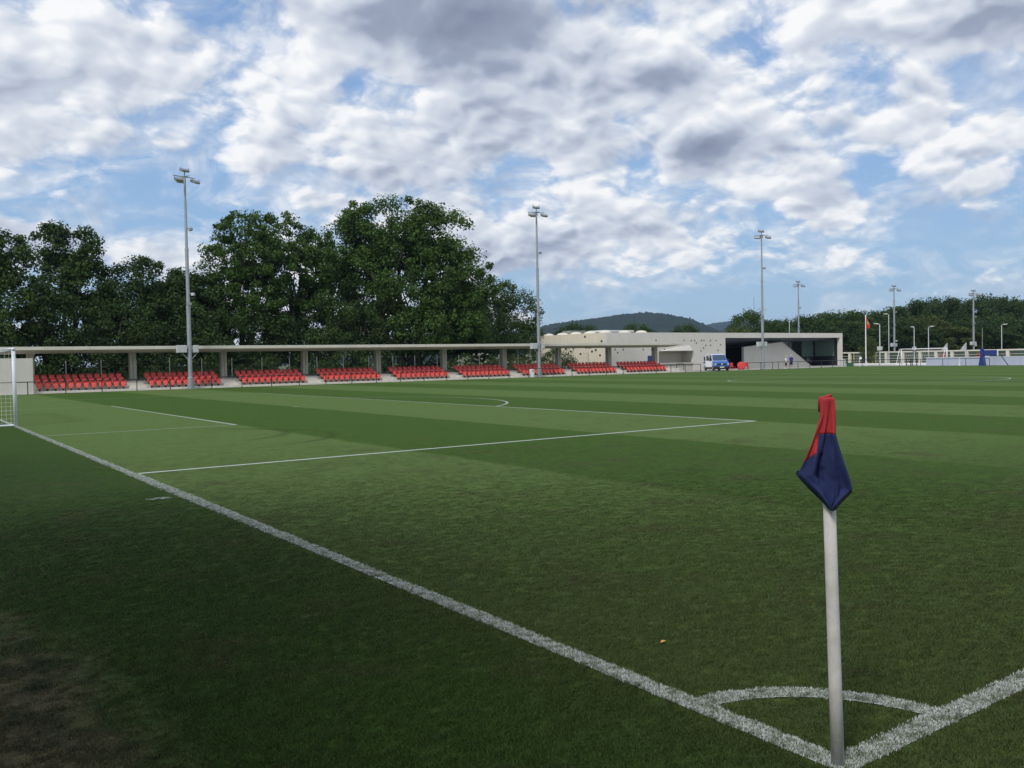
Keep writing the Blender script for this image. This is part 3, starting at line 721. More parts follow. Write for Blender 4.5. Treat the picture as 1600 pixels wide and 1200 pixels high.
# ------------------------------------------------------------------ the stand
X0, X1 = 3.6, 74.4
stand = empty('grandstand', (39, 72, 0)); tag(stand, 'long low concrete stand with flat roof and square columns along the far side', 'grandstand')
def sp(mb, name, m, **k):
    o = mb.build(name, m, stand, **k); o.matrix_parent_inverse = Matrix.Translation((-39, -72, 0)); return o
blocks = [(6.12, .535, 12), (14.12, .531, 11), (21.58, .529, 11), (28.98, .529, 11), (36.37, .528, 11), (43.75, .527, 11), (51.08, .525, 11), (58.48, .525, 11), (65.80, .531, 12)]
rowsY = (72.1, 72.9, 73.7); rowsZ = (.15, .43, .71)
sp(MB().box(X0, X1, 71.5, 72.45, -.05, .15), 'tier', M_tread, bevel=.012)
sp(MB().box(X0, X1, 72.45, 73.25, -.05, .43), 'tier', M_tread, bevel=.012)
sp(MB().box(X0, X1, 73.25, 75.9, -.05, .71), 'tier', M_tread, bevel=.012)
sp(MB().box(X0, X1, 75.9, 76.1, -.05, .78), 'back_kerb', M_conc, bevel=.01)
for i in range(len(blocks)+1):
    if i == 0: continue
    if i < len(blocks):
        xa = blocks[i-1][0]+blocks[i-1][1]*(blocks[i-1][2]-1)+.42; xb = blocks[i][0]-.42
    else: xa = blocks[-1][0]+.531*11+.42; xb = xa+1.3
    for k, (yy, zz) in enumerate(((72.15, .29), (72.95, .57))):
        sp(MB().box(xa, xb, yy, yy+.298, (.151, .431)[k], zz), 'step', M_tread, bevel=.01)
# columns: two leaves with a slot between
for i in range(9):
    x = 13.30+7.43*i
    c = MB().box(x-.24, x-.03, 74.65, 75.2, .711, 3.12).box(x+.03, x+.24, 74.65, 75.2, .711, 3.12).box(x-.03, x+.03, 74.72, 75.13, .711, 3.11)
    c.box(x-.26, x+.26, 74.6, 75.25, 3.0, 3.08)
    sp(c, 'column', M_concd, bevel=.008)
x = 5.9; sp(MB().box(x-.24, x+.24, 74.65, 75.2, .711, 3.1), 'column', M_concd, bevel=.008)
# roof: thin front edge, haunched underside
# cut round each floodlight mast it passes
sp(MB().prism([(72.0, 3.25), (72.0, 3.49), (77.6, 3.58), (77.6, 3.40), (75.4, 3.02), (74.5, 3.02)], 'x', X0, X1), 'roof', M_concd, bevel=.012)
sp(MB().box(X0-.02, X1+.02, 71.93, 71.996, 3.245, 3.495), 'roof_edge', M_fascia, bevel=.008)
for i in range(9): sp(MB().box(9.6+7.43*i-.01, 9.6+7.43*i+.01, 71.922, 71.929, 3.24, 3.48), 'roof_joint', M_concd)
wall = MB().box(-6, 5.62, 71.2, 71.45, -.05, 2.63)
wl_ = wall.build('end_wall', M_grey, bevel=.01); tag(wl_, 'plain pale concrete end wall left of the red seats', 'wall')

# seats
def seat_meshes():
    b = MB()      # backrest: slightly dished shell with rounded upper corners
    def shell(poly, y0, th, dish, tilt, nm, m):
        mb = MB(); n = len(poly)
        cx = sum(p[0] for p in poly)/n; cz = sum(p[1] for p in poly)/n
        vs = []
        for (k, off) in ((1, 0), (.72, dish), (1, -th), (.72, dish-th)):
            for p in poly: vs.append((cx+(p[0]-cx)*k, y0+off+tilt*(p[1]-cz), cz+(p[1]-cz)*k))
        fs = []
        for i in range(n):
            j = (i+1) % n
            fs += [(i, j, n+j, n+i), (2*n+j, 2*n+i, 3*n+i, 3*n+j), (i, 2*n+i, 2*n+j, j)]
        fs += [tuple(range(n, 2*n)), tuple(range(3*n, 4*n))[::-1]]
        return mb.add(vs, fs).mesh(nm, m, smooth=False)
    back = [(-.14, .34), (.14, .34), (.20, .48), (.20, .62), (.15, .685), (-.15, .685), (-.20, .62), (-.20, .48)]
    pan = [(-.06, .15), (.06, .15), (.13, .24), (.18, .38), (.165, .49), (.09, .54), (-.09, .54), (-.165, .49), (-.18, .38), (-.13, .24)]
    bk = shell(back, .20, .03, .035, .10, 'backrest', M_red)
    pn = shell(pan, .0, .03, -.035, .16, 'seat_pan', M_redl)
    br = MB().box(-.055, .055, -.02, .22, .10, .16).box(-.07, .07, -.02, .04, .0, .2).box(-.045, .045, .13, .19, 0, .42).box(-.2, .2, .14, .18, .30, .34).mesh('bracket', M_black)
    return bk, pn, br
BK, PN, BR = seat_meshes()
ords = ['first', 'second', 'third', 'fourth', 'fifth', 'sixth', 'seventh', 'eighth', 'ninth', 'tenth', 'eleventh', 'twelfth']
rown = ['front', 'middle', 'top']
for bi, (xs, pitch, n) in enumerate(blocks):
    for r_ in range(3):
        for k in range(n):
            s_ = empty('stadium_seat', (xs+pitch*k, rowsY[r_], rowsZ[r_]), random.uniform(-.025, .025))
            tag(s_, 'red tip-up seat, %s from left, %s row, %s seat block from left' % (ords[k], rown[r_], ords[bi]), 'stadium seat', 'red tip-up seats in the stand')
            link('backrest', BK, s_); p_ = link('seat_pan', PN, s_); p_.rotation_euler = (random.uniform(-.05, .04), 0, 0); link('bracket', BR, s_)

# ------------------------------------------------------------------ pitch railing
def railing(label, path, posts, h=.9, name='railing'):
    root = empty(name, (path[0][0], path[0][1], 0)); tag(root, label, 'railing', 'black railings round the pitch')
    inv = Matrix.Translation((-path[0][0], -path[0][1], 0))
    o = MB().tube([(x, y, z) for x, y, z in path], .034, 8).build('top_rail', M_black, root, smooth=True); o.matrix_parent_inverse = inv
    for (x, y) in posts:
        o = MB().tube([(x, y, 0), (x, y, h-.02)], .034, 8).box(x-.06, x+.06, y-.06, y+.06, .005, .02).build('post', M_black, root); o.matrix_parent_inverse = inv
Yr = 70.62
def seg(label, xs):
    a_, b_ = xs[0], xs[-1]
    p = [(a_, Yr, .78), (a_+.03, Yr, .86), (a_+.12, Yr, .9)]+[(x, Yr, .9) for x in xs[1:-1]]+[(b_-.12, Yr, .9), (b_-.03, Yr, .86), (b_, Yr, .78)]
    railing(label, p, [(x, Yr) for x in xs])
seg('black railing from the end wall to left of the nearest mast', [-4.8, -2.3, .2, 2.7, 5.16, 7.66, 10.15, 12.66, 15.16])
seg('short black railing right of the nearest mast', [18.41, 20.9, 23.43, 25.9, 28.35, 30.83, 33.27])
seg('longest black railing passing the second mast to the kiosk', [35.76, 38.24, 40.71, 43.15, 45.64, 48.09, 50.54, 53.75, 56.29, 58.69, 61.17, 63.62, 66.15, 68.76, 71.09, 73.46, 76.07])
xs = [84.6, 87.1, 89.4, 90.6, 92.9, 94.6, 97.1, 99.6, 102.1, 104.6, 107, 109]
pth = [(84.6, Yr, .78), (84.63, Yr, .86), (84.72, Yr, .9)]+[(x, Yr, .9) for x in xs[1:]]+[(109, y, .88) for y in (68, 65, 62, 59, 56)]+[(109, 53.1, .88), (109, 53.04, .7)]
railing('black railing that turns the corner at the far end of the pitch', pth, [(x, Yr) for x in xs]+[(109, y) for y in (68, 65, 62, 59, 56, 53.04)])
railing('small black handrail by the kiosk counter', [(80.9, 79.2, .5), (80.9, 79.2, .9), (82.2, 79.2, .9), (82.2, 79.2, .5)], [(80.9, 79.2), (82.2, 79.2)])
# dark gate posts at the corner of the far railing
g = empty('gate', (109.2, 63.4, 0)); tag(g, 'narrow dark metal gate at the far end railing', 'gate')
for y in (-.75, -.1, .1, .75): MB().box(-.04, .04, y-.045, y+.045, 0, 1.02).build('post', M_black, g)
MB().box(-.02, .02, -.7, -.15, .1, .16).box(-.02, .02, -.7, -.15, .86, .92).box(-.02, .02, .15, .7, .1, .16).box(-.02, .02, .15, .7, .86, .92).build('leaf', M_black, g)

# ------------------------------------------------------------------ floodlights
def lamp(mb_h, mb_g, mb_b, p, yaw, tilt, w=.62):
    T = Matrix.Translation(p) @ Matrix.Rotation(yaw, 4, 'Z') @ Matrix.Rotation(tilt, 4, 'Y')
    mb_h.prism([(-.24, -.10), (.20, -.14), (.26, -.02), (.16, .10), (-.18, .12), (-.26, .0)], 'y', -w/2, w/2, T=T)
    mb_g.box(-.2, .18, -w/2+.04, w/2-.04, -.155, -.135, T=T)
    mb_b.box(-.03, .03, -w/2-.04, -w/2-.01, -.05, .22, T=T); mb_b.box(-.03, .03, w/2+.01, w/2+.04, -.05, .22, T=T)
def floodlight(x, y, label, h=17.1, lamps=4, big=True, rz=0):
    root = empty('floodlight_mast', (x, y, 0), rz); tag(root, label, 'floodlight', 'floodlight masts')
    s = MB().lathe([(.24, 0), (.24, .9), (.17, .96), (.165, 6.6)], 12).lathe([(.18, 0), (.18, .25)], 12, c=(0, 0, 6.45)).lathe([(.14, 6.6), (.135, 11.2)], 12)
    s.lathe([(.15, 0), (.15, .2)], 12, c=(0, 0, 11.1)).lathe([(.11, 11.2), (.085, h)], 12).box(-.3, .3, -.3, .3, 0, .03)
    s.build('mast', M_galv, root, smooth=False)
    # head: ring of bracket arms with lamps
    MB().tube([(-.05, -.95, h-.05), (-.05, .95, h-.05)], .045, 6).tube([(-.6, 0, h-.06), (.6, 0, h-.06)], .04, 6).tube([(0, 0, h-.05), (0, 0, h+.35)], .045, 6).build('crossarm', M_galv, root)
    spots = [((.35, -.72, h-.38), R(-15), R(16)), ((.35, .72, h-.38), R(15), R(16)), ((.25, -.15, h+.42), 0, R(10)), ((-.75, .1, h-.22), R(180), R(12))]
    for p, yw, tl in spots[:lamps]:
        hb, gb, bb = MB(), MB(), MB(); lamp(hb, gb, bb, p, yw, tl)
        lo = hb.build('lamp', M_lamp, root); gb.build('glass', M_lens, lo); bb.build('yoke', M_galv, lo)
    if big:
        for k, (z, th) in enumerate(((h-4.2, .4), (h-9.4, .6), (6.9, -.3))):
            d = Vector((math.cos(th), math.sin(th), 0)); p = Vector((0, 0, z))+d*.42
            q = MB().tube([(0, 0, z), p], .025, 6); q.box(p.x-.05, p.x+.05, p.y-.05, p.y+.05, z-.02, z+.04)
            T = Matrix.Translation(p) @ Matrix.Rotation(th, 4, 'Z')
            q.prism([(-.1, -.2), (.12, -.16), (.1, .04), (-.1, .02)], 'y', -.14, .14, T=T)
            q.build('small_lamp', M_pale if k % 2 else M_lamp, root)
        for sx, w_ in ((-1, 1), (1, .55)):
            c = (-.32 if sx < 0 else .24)
            b = MB(); x_, w2 = sx*.30, .46 if sx < 0 else .34
            xa, xb = sorted((sx*.26, sx*(.26+w_*.75)))
            # cabinets face the pitch
            T = Matrix.Rotation(-rz, 4, 'Z')
            b.box(xa, xb, -.18, .18, 2.92, 3.52, T=T); b.box(xa+.02, xb-.02, -.20, -.18, 2.95, 3.49, T=T)
            b.build('cabinet', M_pale, root, bevel=.01)
            MB().tube([T @ Vector((sx*.12, 0, 2.35)), T @ Vector((sx*.62, 0, 2.92))], .025, 6).tube([T @ Vector((0, 0, 3.0)), T @ Vector((sx*.3, 0, 3.0))], .03, 6).build('strut', M_pale, root)
    return root
FY = 71.05
floodlight(16.85, FY, 'nearest and tallest looking floodlight mast in front of the second seat block', rz=R(-75))
floodlight(52.25, FY, 'second floodlight mast, in front of the seventh seat block by the white bin', rz=R(-100))
floodlight(88.05, FY, 'third floodlight mast, in front of the clubhouse opening', rz=R(-120))
floodlight(131.7, 98.0, 'thin far floodlight mast rising behind the clubhouse roof', h=14.5, rz=R(-120))
floodlight(145.8, 88.0, 'taller of the twin far masts behind the beige fence', h=13.4, rz=R(-120))
floodlight(157.5, 79.7, 'far floodlight mast in front of the wood at the right', h=12.3, rz=R(-120))
def street_lamp(x, y, h, label, ang=0, box=False):
    root = empty('lamp_post', (x, y, 0), ang); tag(root, label, 'lamp post', 'slim lamp posts at the right')
    MB().lathe([(.11, 0), (.11, 1), (.075, 1.05), (.06, h)], 10).build('pole', M_pale, root)
    MB().tube([(0, 0, h), (.15, 0, h+.1), (.5, 0, h+.16)], .03, 6).prism([(.3, h+.02), (.85, h+.12), (.85, h+.22), (.3, h+.2)], 'y', -.16, .16).build('lamp_head', M_pale, root)
    if box: MB().box(-.3, .3, -.2, .2, 2.2, 2.75).build('cabinet', M_pale, root)
street_lamp(113.5, 70.7, 5.9, 'slim lamp post right of the red flag', R(90), True)
street_lamp(136.2, 83.2, 8.3, 'taller slim lamp post left of the twin masts', R(90))
street_lamp(139.2, 80.4, 6.0, 'slim lamp post with white box right of the twin masts', R(60), True)
street_lamp(141.2, 79.0, 6.0, 'slim lamp post behind the end of the pale boards', R(-60))
street_lamp(146.9, 69.7, 6.0, 'slim lamp post nearest to the right edge', R(-70))
street_lamp(136.7, 103.8, 8.0, 'short lamp post showing above the black hall roof', R(40))
pm = empty('pole', (158.4, 78.6, 0)); tag(pm, 'bare thin grey pole above the blue rig', 'pole'); MB().lathe([(.07, 0), (.05, 6)], 8).build('shaft', M_lamp, pm)
MB().lathe([(.09, 0), (.09, .3)], 8).build('foot', M_lamp, pm)

# ------------------------------------------------------------------ fence behind the stand
fx = [9, 11.7, 14.5, 17.29, 20.08, 22.8, 25.63, 28.32, 31.11, 33.88, 36.67, 39.4, 41.98, 44.69, 47.4, 50.06, 52.7, 55.3, 57.89, 60.51, 63.1, 65.7]
fe = empty('fence', (9, 79, 0)); tag(fe, 'tall wire mesh fence on slim grey posts behind the stand', 'fence')
PM = MB().tube([(0, 0, 0), (0, 0, 2.5)], .035, 6).mesh('post', M_galv)
for i, x in enumerate(fx):
    o = link('post', PM, fe, (x-9, 0, 0))
    if i < len(fx)-1:
        w_ = fx[i+1]-x; mb = MB()
        for z in (.9, 1.4, 1.9, 2.42): mb.box(.03, w_-.03, -.004, .004, z-.006, z+.006)
        n_ = int(w_/.3)
        for k in range(1, n_): mb.box(k*w_/n_-.003, k*w_/n_+.003, -.003, .003, .1, 2.42)
        mb.build('mesh_panel', M_wire, fe, loc=(x-9, 0, 0))

# ------------------------------------------------------------------ clubhouse
club = empty('clubhouse', (94, 80, 0)); tag(club, 'low flat roofed concrete clubhouse with small holes and a wide dark opening', 'building')
def cp(mb, name, m, **k):
    o = mb.build(name, m, club, **k); o.matrix_parent_inverse = Matrix.Translation((-94, -80, 0)); return o
H = 5.0
cp(MB().box(69.6, 78.5, 80, 80.4, -.05, H), 'front_wall', M_grey)
cp(MB().box(78.5, 84.8, 80.001, 80.401, 2.55, H), 'front_wall', M_grey)
cp(MB().box(84.8, 91.3, 80, 80.4, -.05, H), 'front_wall', M_grey)
cp(MB().box(91.3, 117.6, 80.002, 80.4, 4.3, H), 'fascia', M_grey)
cp(MB().box(117.6, 118.3, 80, 92, -.05, H), 'end_pier', M_grey)
cp(MB().box(69.598, 69.9, 80.4, 94, -.05, H+.001), 'side_wall', M_cream)
cp(MB().box(69.9, 117.6, 80.4, 96, H-.35, H-.06), 'roof', M_concd)
cp(MB().box(69.6, 118.3, 96, 96.3, -.05, H-.02), 'back_wall', M_grey)
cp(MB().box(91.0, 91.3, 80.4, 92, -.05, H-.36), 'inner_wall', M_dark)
cp(MB().box(117.5, 117.597, 80.45, 92, .0, 4.28), 'dark_lining', M_dark)  # dark sheet added so the pier's inner face looks shaded
# barrel domes on the roof edge
def dome_at(x, y):
    prof = [(.78, -.04), (.78, .03)]+[(.76*math.cos(t), .02+.28*math.sin(t)) for t in np.linspace(.15, math.pi/2-.05, 7)]
    o = MB().lathe(prof, 18, c=(x, y, H)).build('roof_dome', M_fascia, club, smooth=True); o.matrix_parent_inverse = Matrix.Translation((-94, -80, 0))
for yy in (81.3, 84.2, 87.0, 89.8, 92.9): dome_at(70.5, yy)
for xx in (73.4, 76.3): dome_at(xx, 80.9)
# small square port holes in the walls: flat dark plate painted for the shade inside, thin rim
def hole(x, z, s=.105):
    o = MB().box(x-s, x+s, 79.985, 79.997, z-s, z-s+.025).box(x-s, x+s, 79.985, 79.997, z+s-.025, z+s).box(x-s, x-s+.025, 79.985, 79.997, z-s+.025, z+s-.025).box(x+s-.025, x+s, 79.985, 79.997, z-s+.025, z+s-.025)
    o = cp(o, 'port_hole', M_lamp)
    q = MB().box(x-s+.025, x+s-.025, 79.992, 79.998, z-s+.025, z+s-.025).build('pane', M_dark, o)
for x, z in [(83.2, 3.96), (84.56, 3.96), (85.2, 3.96), (85.54, 3.62), (86.5, 3.95), (87.0, 3.95), (88.3, 3.94), (89.4, 3.94), (87.4, 3.30), (88.3, 3.30), (86.9, 2.95), (86.4, 2.55), (89.8, 2.6), (78.04, 3.98), (70.94, 2.89), (71.36, 2.48), (72.33, 2.87), (75.75, 2.84), (77.22, 2.83), (79.52, 2.81), (90.3, 3.35)]: hole(x, z)
for y, z in [(84.15, 4.6), (80.97, 3.95), (88.09, 3.15), (87.04, 2.79), (86.5, 3.2), (87.57, 2.47), (85.1, 2.43), (83.94, 3.22), (83.5, 3.22), (83.1, 3.22), (82.83, 2.71), (82.09, 2.86), (81.3, 2.2)]:
    s = .16; o = cp(MB().box(69.575, 69.592, y-s, y+s, z-.13, z-.10).box(69.575, 69.592, y-s, y+s, z+.10, z+.13), 'port_hole', M_lamp); MB().box(69.585, 69.596, y-s, y+s, z-.10, z+.10).build('pane', M_dark, o)
# kiosk recess and its tilted hood
cp(MB().box(78.5, 84.8, 81.9, 82.1, 0, 2.54), 'kiosk_back', M_cream)
cp(MB().box(78.3, 78.5, 80.41, 82.1, 0, 2.9).box(84.8, 85.0, 80.41, 82.1, 0, 2.9), 'kiosk_side', M_cream)
cp(MB().box(78.5, 84.8, 80.402, 82.1, 2.545, 2.6), 'kiosk_ceiling', M_cream)
cp(MB().box(78.52, 84.78, 79.9, 80.3, .86, 1.04).box(78.52, 84.78, 80.03, 80.25, 0, .86), 'counter', M_conc, bevel=.01)
hd = MB().add([(78.6, 79.999, 2.62), (85.0, 79.999, 2.62), (84.2, 79.999, 3.35), (79.2, 79.7, 2.62), (84.4, 79.7, 2.62)], [(0, 3, 4, 1), (0, 2, 3), (3, 2, 4), (4, 2, 1), (0, 1, 2)])
cp(hd, 'kiosk_hood', M_grey)
# big opening: slanting dark ceiling with louvres, back wall, ramp wedge, glazed hall
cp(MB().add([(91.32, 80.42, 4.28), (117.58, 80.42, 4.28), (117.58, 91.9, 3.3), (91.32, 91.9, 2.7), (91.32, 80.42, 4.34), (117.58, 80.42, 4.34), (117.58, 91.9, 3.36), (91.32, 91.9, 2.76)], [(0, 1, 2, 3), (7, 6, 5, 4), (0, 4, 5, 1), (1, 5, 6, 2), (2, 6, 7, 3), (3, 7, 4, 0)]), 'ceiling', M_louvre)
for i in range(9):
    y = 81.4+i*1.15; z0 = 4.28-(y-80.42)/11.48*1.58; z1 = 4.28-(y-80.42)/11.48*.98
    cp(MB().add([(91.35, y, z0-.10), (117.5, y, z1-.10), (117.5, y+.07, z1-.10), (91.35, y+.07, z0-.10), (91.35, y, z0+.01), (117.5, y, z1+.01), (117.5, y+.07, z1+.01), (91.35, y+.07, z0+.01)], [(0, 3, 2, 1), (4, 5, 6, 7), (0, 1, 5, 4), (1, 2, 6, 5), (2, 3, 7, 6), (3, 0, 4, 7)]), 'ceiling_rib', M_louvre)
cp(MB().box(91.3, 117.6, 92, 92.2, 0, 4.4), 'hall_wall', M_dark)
cp(MB().prism([(97.5, .005), (97.5, 3.05), (105.9, 3.72), (112.9, .05), (112.9, .005)], 'y', 82.0, 82.4), 'ramp_wall', M_grey)
cp(MB().prism([(105.95, 3.69), (112.95, .02), (113.2, .02), (106.1, 3.80)], 'y', 81.97, 84), 'ramp_edge', M_conc)
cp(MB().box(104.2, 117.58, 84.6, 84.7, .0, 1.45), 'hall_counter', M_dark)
for i, x in enumerate((105.0, 108.1, 111.2, 114.3)):
    o = cp(MB().box(x, x+.08, 84.6, 84.72, 1.451, 4.0), 'mullion', M_black)
    cp(MB().box(x+.08, x+3.1, 84.65, 84.66, 1.451, 3.9), 'window_pane', M_glassg if i > 2 else M_glass)
cp(MB().box(117.47, 117.49, 80.9, 84.4, 1.5, 4.1), 'side_window', M_glassg)  # pane added over the lining to carry the green reflection colour
# small white lettering-like emblem on the hall counter
cp(MB().tube([(115.6, 84.59, 1.0), (115.8, 84.59, 1.22), (115.95, 84.59, 1.0)], .03, 5).tube([(116.05, 84.59, 1.0), (116.35, 84.59, 1.15)], .03, 5).tube([(115.5, 84.59, .86), (116.5, 84.59, .86)], .03, 5), 'emblem', M_white)
sg = cp(MB().box(76.5, 77.65, 79.93, 79.985, 1.2, 2.03), 'notice_panel', M_blue, bevel=.01); sg['label'] = 'dark blue square notice panel'
# items on the roof line far behind
o = MB().box(-1.6, 1.6, -1, 1, 0, 6.3).build('annex_block', M_paving, loc=(87.5, 108, 0)); tag(o, 'small grey rooftop block showing above the domes', 'building')
o = empty('flat_house', (107, 121, 0)); tag(o, 'white roofed low house in front of the hill', 'house'); MB().box(-3.2, 3.2, -2, 2, 0, 6.6).build('wall', M_grey, o); MB().box(-3.6, 3.6, -2.4, 2.4, 6.6, 6.9).build('roof', M_white, o)
o = empty('stone_house', (64.6, 104, 0)); tag(o, 'low grey house wall just left of the second mast', 'house'); MB().box(-2, 2.6, -2, 2, 0, 4.6).build('wall', M_concd, o); MB().prism([(-2.3, 4.6), (2.9, 4.6), (.3, 5.5)], 'y', -2.2, 2.2).build('roof', M_paving, o)
# radio tower on the skyline
rtw = empty('radio_tower', (478.6, 391.2, 0)); tag(rtw, 'thin lattice radio tower above the round tree', 'tower')
lt = MB()
for k in range(3):
    t = k*2.094; lt.tube([(1.6*math.cos(t), 1.6*math.sin(t), 0), (.8*math.cos(t), .8*math.sin(t), 31)], .22, 4)
for z in range(2, 31, 3):
    for k in range(3):
        t0, t1 = k*2.094, (k+1)*2.094; ra = 1.6-.8*z/31; rb = 1.6-.8*(z+3)/31
        lt.tube([(ra*math.cos(t0), ra*math.sin(t0), z), (rb*math.cos(t1), rb*math.sin(t1), z+3)], .12, 3)
lt.build('lattice', M_lamp, rtw)
MB().tube([(0, 0, 30), (0, 0, 41)], .16, 5).build('antenna', M_lamp, rtw)
MB().lathe([(1.9, 0), (1.9, .5)], 10, c=(0, 0, 28.2)).lathe([(1.5, 0), (1.5, .4)], 10, c=(0, 0, 31)).build('platform', M_lamp, rtw)

# ------------------------------------------------------------------ things along the far end
bw = empty('board_wall', (110, 46, 0)); tag(bw, 'long low pale blue board wall at the far end of the pitch', 'wall')
for i in range(16):
    y = 61.8-46-i*3.0
    MB().box(-.04, .04, y-2.97, y, .03, 1.06).build('board', M_bluewall, bw)
MB().box(-.07, .07, 61.8-46-48, 61.8-46, 1.062, 1.11).build('capping', M_white, bw)
bf = empty('beam_fence', (140, 70, 0)); tag(bf, 'beige fence of square posts under one long beam at the right', 'fence')
for i, y in enumerate((96.3, 93.18, 89.46, 86.0, 82.9, 79.78, 76.99, 74.28, 71.85, 68.6, 65.44, 62.4, 59.4, 56.4, 53.4)):
    MB().box(-.2, .2, y-70-.24, y-70+.24, 0, 1.82).build('post', M_fascia, bf)
MB().box(-.24, .24, -22, 27, 1.82, 2.04).build('beam', M_fascia, bf)
for i in range(3): MB().box(-.05, .05, -22, 27, .35+.45*i, .42+.45*i).build('crossbar', M_concd, bf)
kb = MB().box(122, 122.3, 66, 86.5, .0, .22).build('kerb', M_white); tag(kb, kind='structure')
# backdrop of dark green windbreak behind the beam fence
wb = empty('windbreak', (143, 78, 0)); tag(wb, 'dark green windbreak netting behind the beige fence', 'netting')
MB().box(-.02, .02, -18, 16, .05, 1.9).build('net', mat('windbreak_net', (.045, .075, .055), .8, var=.3, vscale=.4), wb)
for i in range(7): MB().tube([(.06, -18+i*5.6, 0), (.06, -18+i*5.6, 2.0)], .05, 6).build('post', M_galv, wb)
for y, lb in ((91.2, 'yellow padded post, left of the pair'), (87.5, 'yellow padded post, middle one'), (86.9, 'yellow padded post, right of the pair')):
    o = MB().lathe([(.10, 0), (.10, 1.75), (.06, 1.8)], 10).build('padded_post', M_yellow, loc=(138.2, y, 0)); tag(o, lb+' by the beige fence', 'post', 'yellow padded posts')
for y0, lb in ((74.6, 'left one of two grey triangular canvas sails'), (71.5, 'right one of two grey triangular canvas sails')):
    s = empty('canvas_sail', (138, y0, 0)); tag(s, lb+' above the fence', 'sail', 'triangular sails')
    MB().add([(0, -.5, 1.95), (0, .55, 1.95), (0, -.5, 3.2), (.25, -.5, 1.95), (.25, .55, 1.95), (.25, -.5, 3.2)], [(0, 1, 2), (5, 4, 3), (0, 3, 4, 1), (1, 4, 5, 2), (2, 5, 3, 0)]).build('canvas', M_canvas, s)
    MB().tube([(.12, -.52, 0), (.12, -.52, 3.25)], .04, 6).build('mast', M_galv, s)
for y, w_, lb in ((76.4, .9, 'left'), (70.4, .7, 'right')):
    o = empty('red_dugout_seats', (141, y, 0)); tag(o, 'small red seats seen through the beige fence, %s patch' % lb, 'seats', 'red seats beyond the fence')
    for k in range(2):
        MB().box(-.25, .25, -w_/2+k*w_/2, -w_/2+k*w_/2+w_*.42, .9, 1.5).box(-.6, -.25, -w_/2+k*w_/2, -w_/2+k*w_/2+w_*.42, .9, 1.0).build('seat', M_red, o, bevel=.04)
    MB().box(-.5, .2, -w_/2, w_/2, 0, .899).build('plinth', M_black, o)
# portable goal beyond the corner
def goal_frame(root, w_, h_, r, depth, back, m, net, step=.24):
    MB().tube([(0, -w_/2, 0), (0, -w_/2, h_)], r, 10).build('goalpost', m, root, smooth=True)
    MB().tube([(0, w_/2, 0), (0, w_/2, h_)], r, 10).build('goalpost', m, root, smooth=True)
    MB().tube([(0, -w_/2-r, h_), (0, w_/2+r, h_)], r, 10).build('crossbar', m, root, smooth=True)
    MB().tube([(0, -w_/2, .04), (-depth, -w_/2, .04), (-depth, w_/2, .04), (0, w_/2, .04)], r*.6, 8).build('ground_frame', m, root)
    for s_ in (-1, 1):
        MB().tube([(0, s_*w_/2, h_), (-back, s_*w_/2, h_-.02), (-depth, s_*w_/2, .05)], r*.45, 6).build('net_support', m, root)
    n = MB(); rr = .0035 if step < .2 else .008
    ny = int(w_/step); 
    prof = [(0, h_), (-back, h_-.04), (-depth, .06)]
    L1 = back; L2 = math.hypot(depth-back, h_)
    def P(s):
        if s < L1: return (-s, h_-.03)
        t = (s-L1)/L2; sag = .10*math.sin(t*math.pi); return (-(back+(depth-back)*t)+sag, (h_-.04)*(1-t)+.04)
    ns = int((L1+L2)/step); SS = [(L1+L2)*i/ns for i in range(ns+1)]
    for i in range(ny+1):
        y = -w_/2+w_*i/ny; n.tube([(P(s)[0], y, P(s)[1]) for s in SS], rr, 3, caps=False)
    for s in SS: n.tube([(P(s)[0], -w_/2+w_*i/12, P(s)[1]) for i in range(13)], rr, 3, caps=False)
    for sd_ in (-1, 1):
        for i in range(1, int(h_/step)):
            z = i*step; xe = 0
            for s in SS:
                if P(s)[1] >= z: xe = P(s)[0]
            n.tube([(0, sd_*w_/2, z), (xe, sd_*w_/2, z)], rr, 3, caps=False)
        for i in range(1, int(depth/step)):
            x_ = -i*step; ze = h_ if -x_ < back else h_*(1-(-x_-back)/(depth-back))
            n.tube([(x_, sd_*w_/2, 0), (x_, sd_*w_/2, max(ze, .05))], rr, 3, caps=False)
    n.build('net', net, root)
gl = empty('goal', (-.0, a, 0)); tag(gl, 'white football goal with net cut by the left edge of the photo', 'goal')
gl.location = (.06, a, 0)
goal_frame(gl, 7.44, 2.5, .06, 2.0, .85, M_whitem, M_net, .13)
pg = empty('portable_goal', (118, 66.7, 0), R(0)); tag(pg, 'white portable goal standing beyond the far end of the pitch', 'goal')
goal_frame(pg, 6.8, 2.3, .06, 1.4, .5, M_white, M_net, .3)
# blue padded rig
rg = empty('training_rig', (108, 53.4, 0)); tag(rg, 'blue padded rig with square panel and flared foot at the far railing', 'sports equipment')
MB().prism([(-.36, 0), (.36, 0), (.17, 1.1), (-.17, 1.1)], 'x', -.3, .3).build('foot', M_blue, rg, bevel=.02)
MB().box(-.14, .14, -.17, .22, 1.1, 2.18).build('column', M_blue, rg, bevel=.02)
MB().box(-.10, .10, -1.75, -.18, 1.2, 1.92).build('panel', M_blue, rg, bevel=.03)
MB().box(-.05, .05, -1.92, -1.80, 1.2, 1.92).build('panel_end', M_white, rg)
MB().tube([(0, -1.9, 1.75), (0, -2.2, 1.3), (0, -3.1, 0)], .05, 6).build('stay', M_black, rg)
MB().box(-.06, .06, -.06, .06, 0, 1.05).build('post', M_white, empty('x')) if False else None
wp = MB().box(-.07, .07, -.07, .07, 0, 1.0).build('white_post', M_white, loc=(109.4, 57.0, 0)); tag(wp, 'short white post against the pale blue boards', 'post')
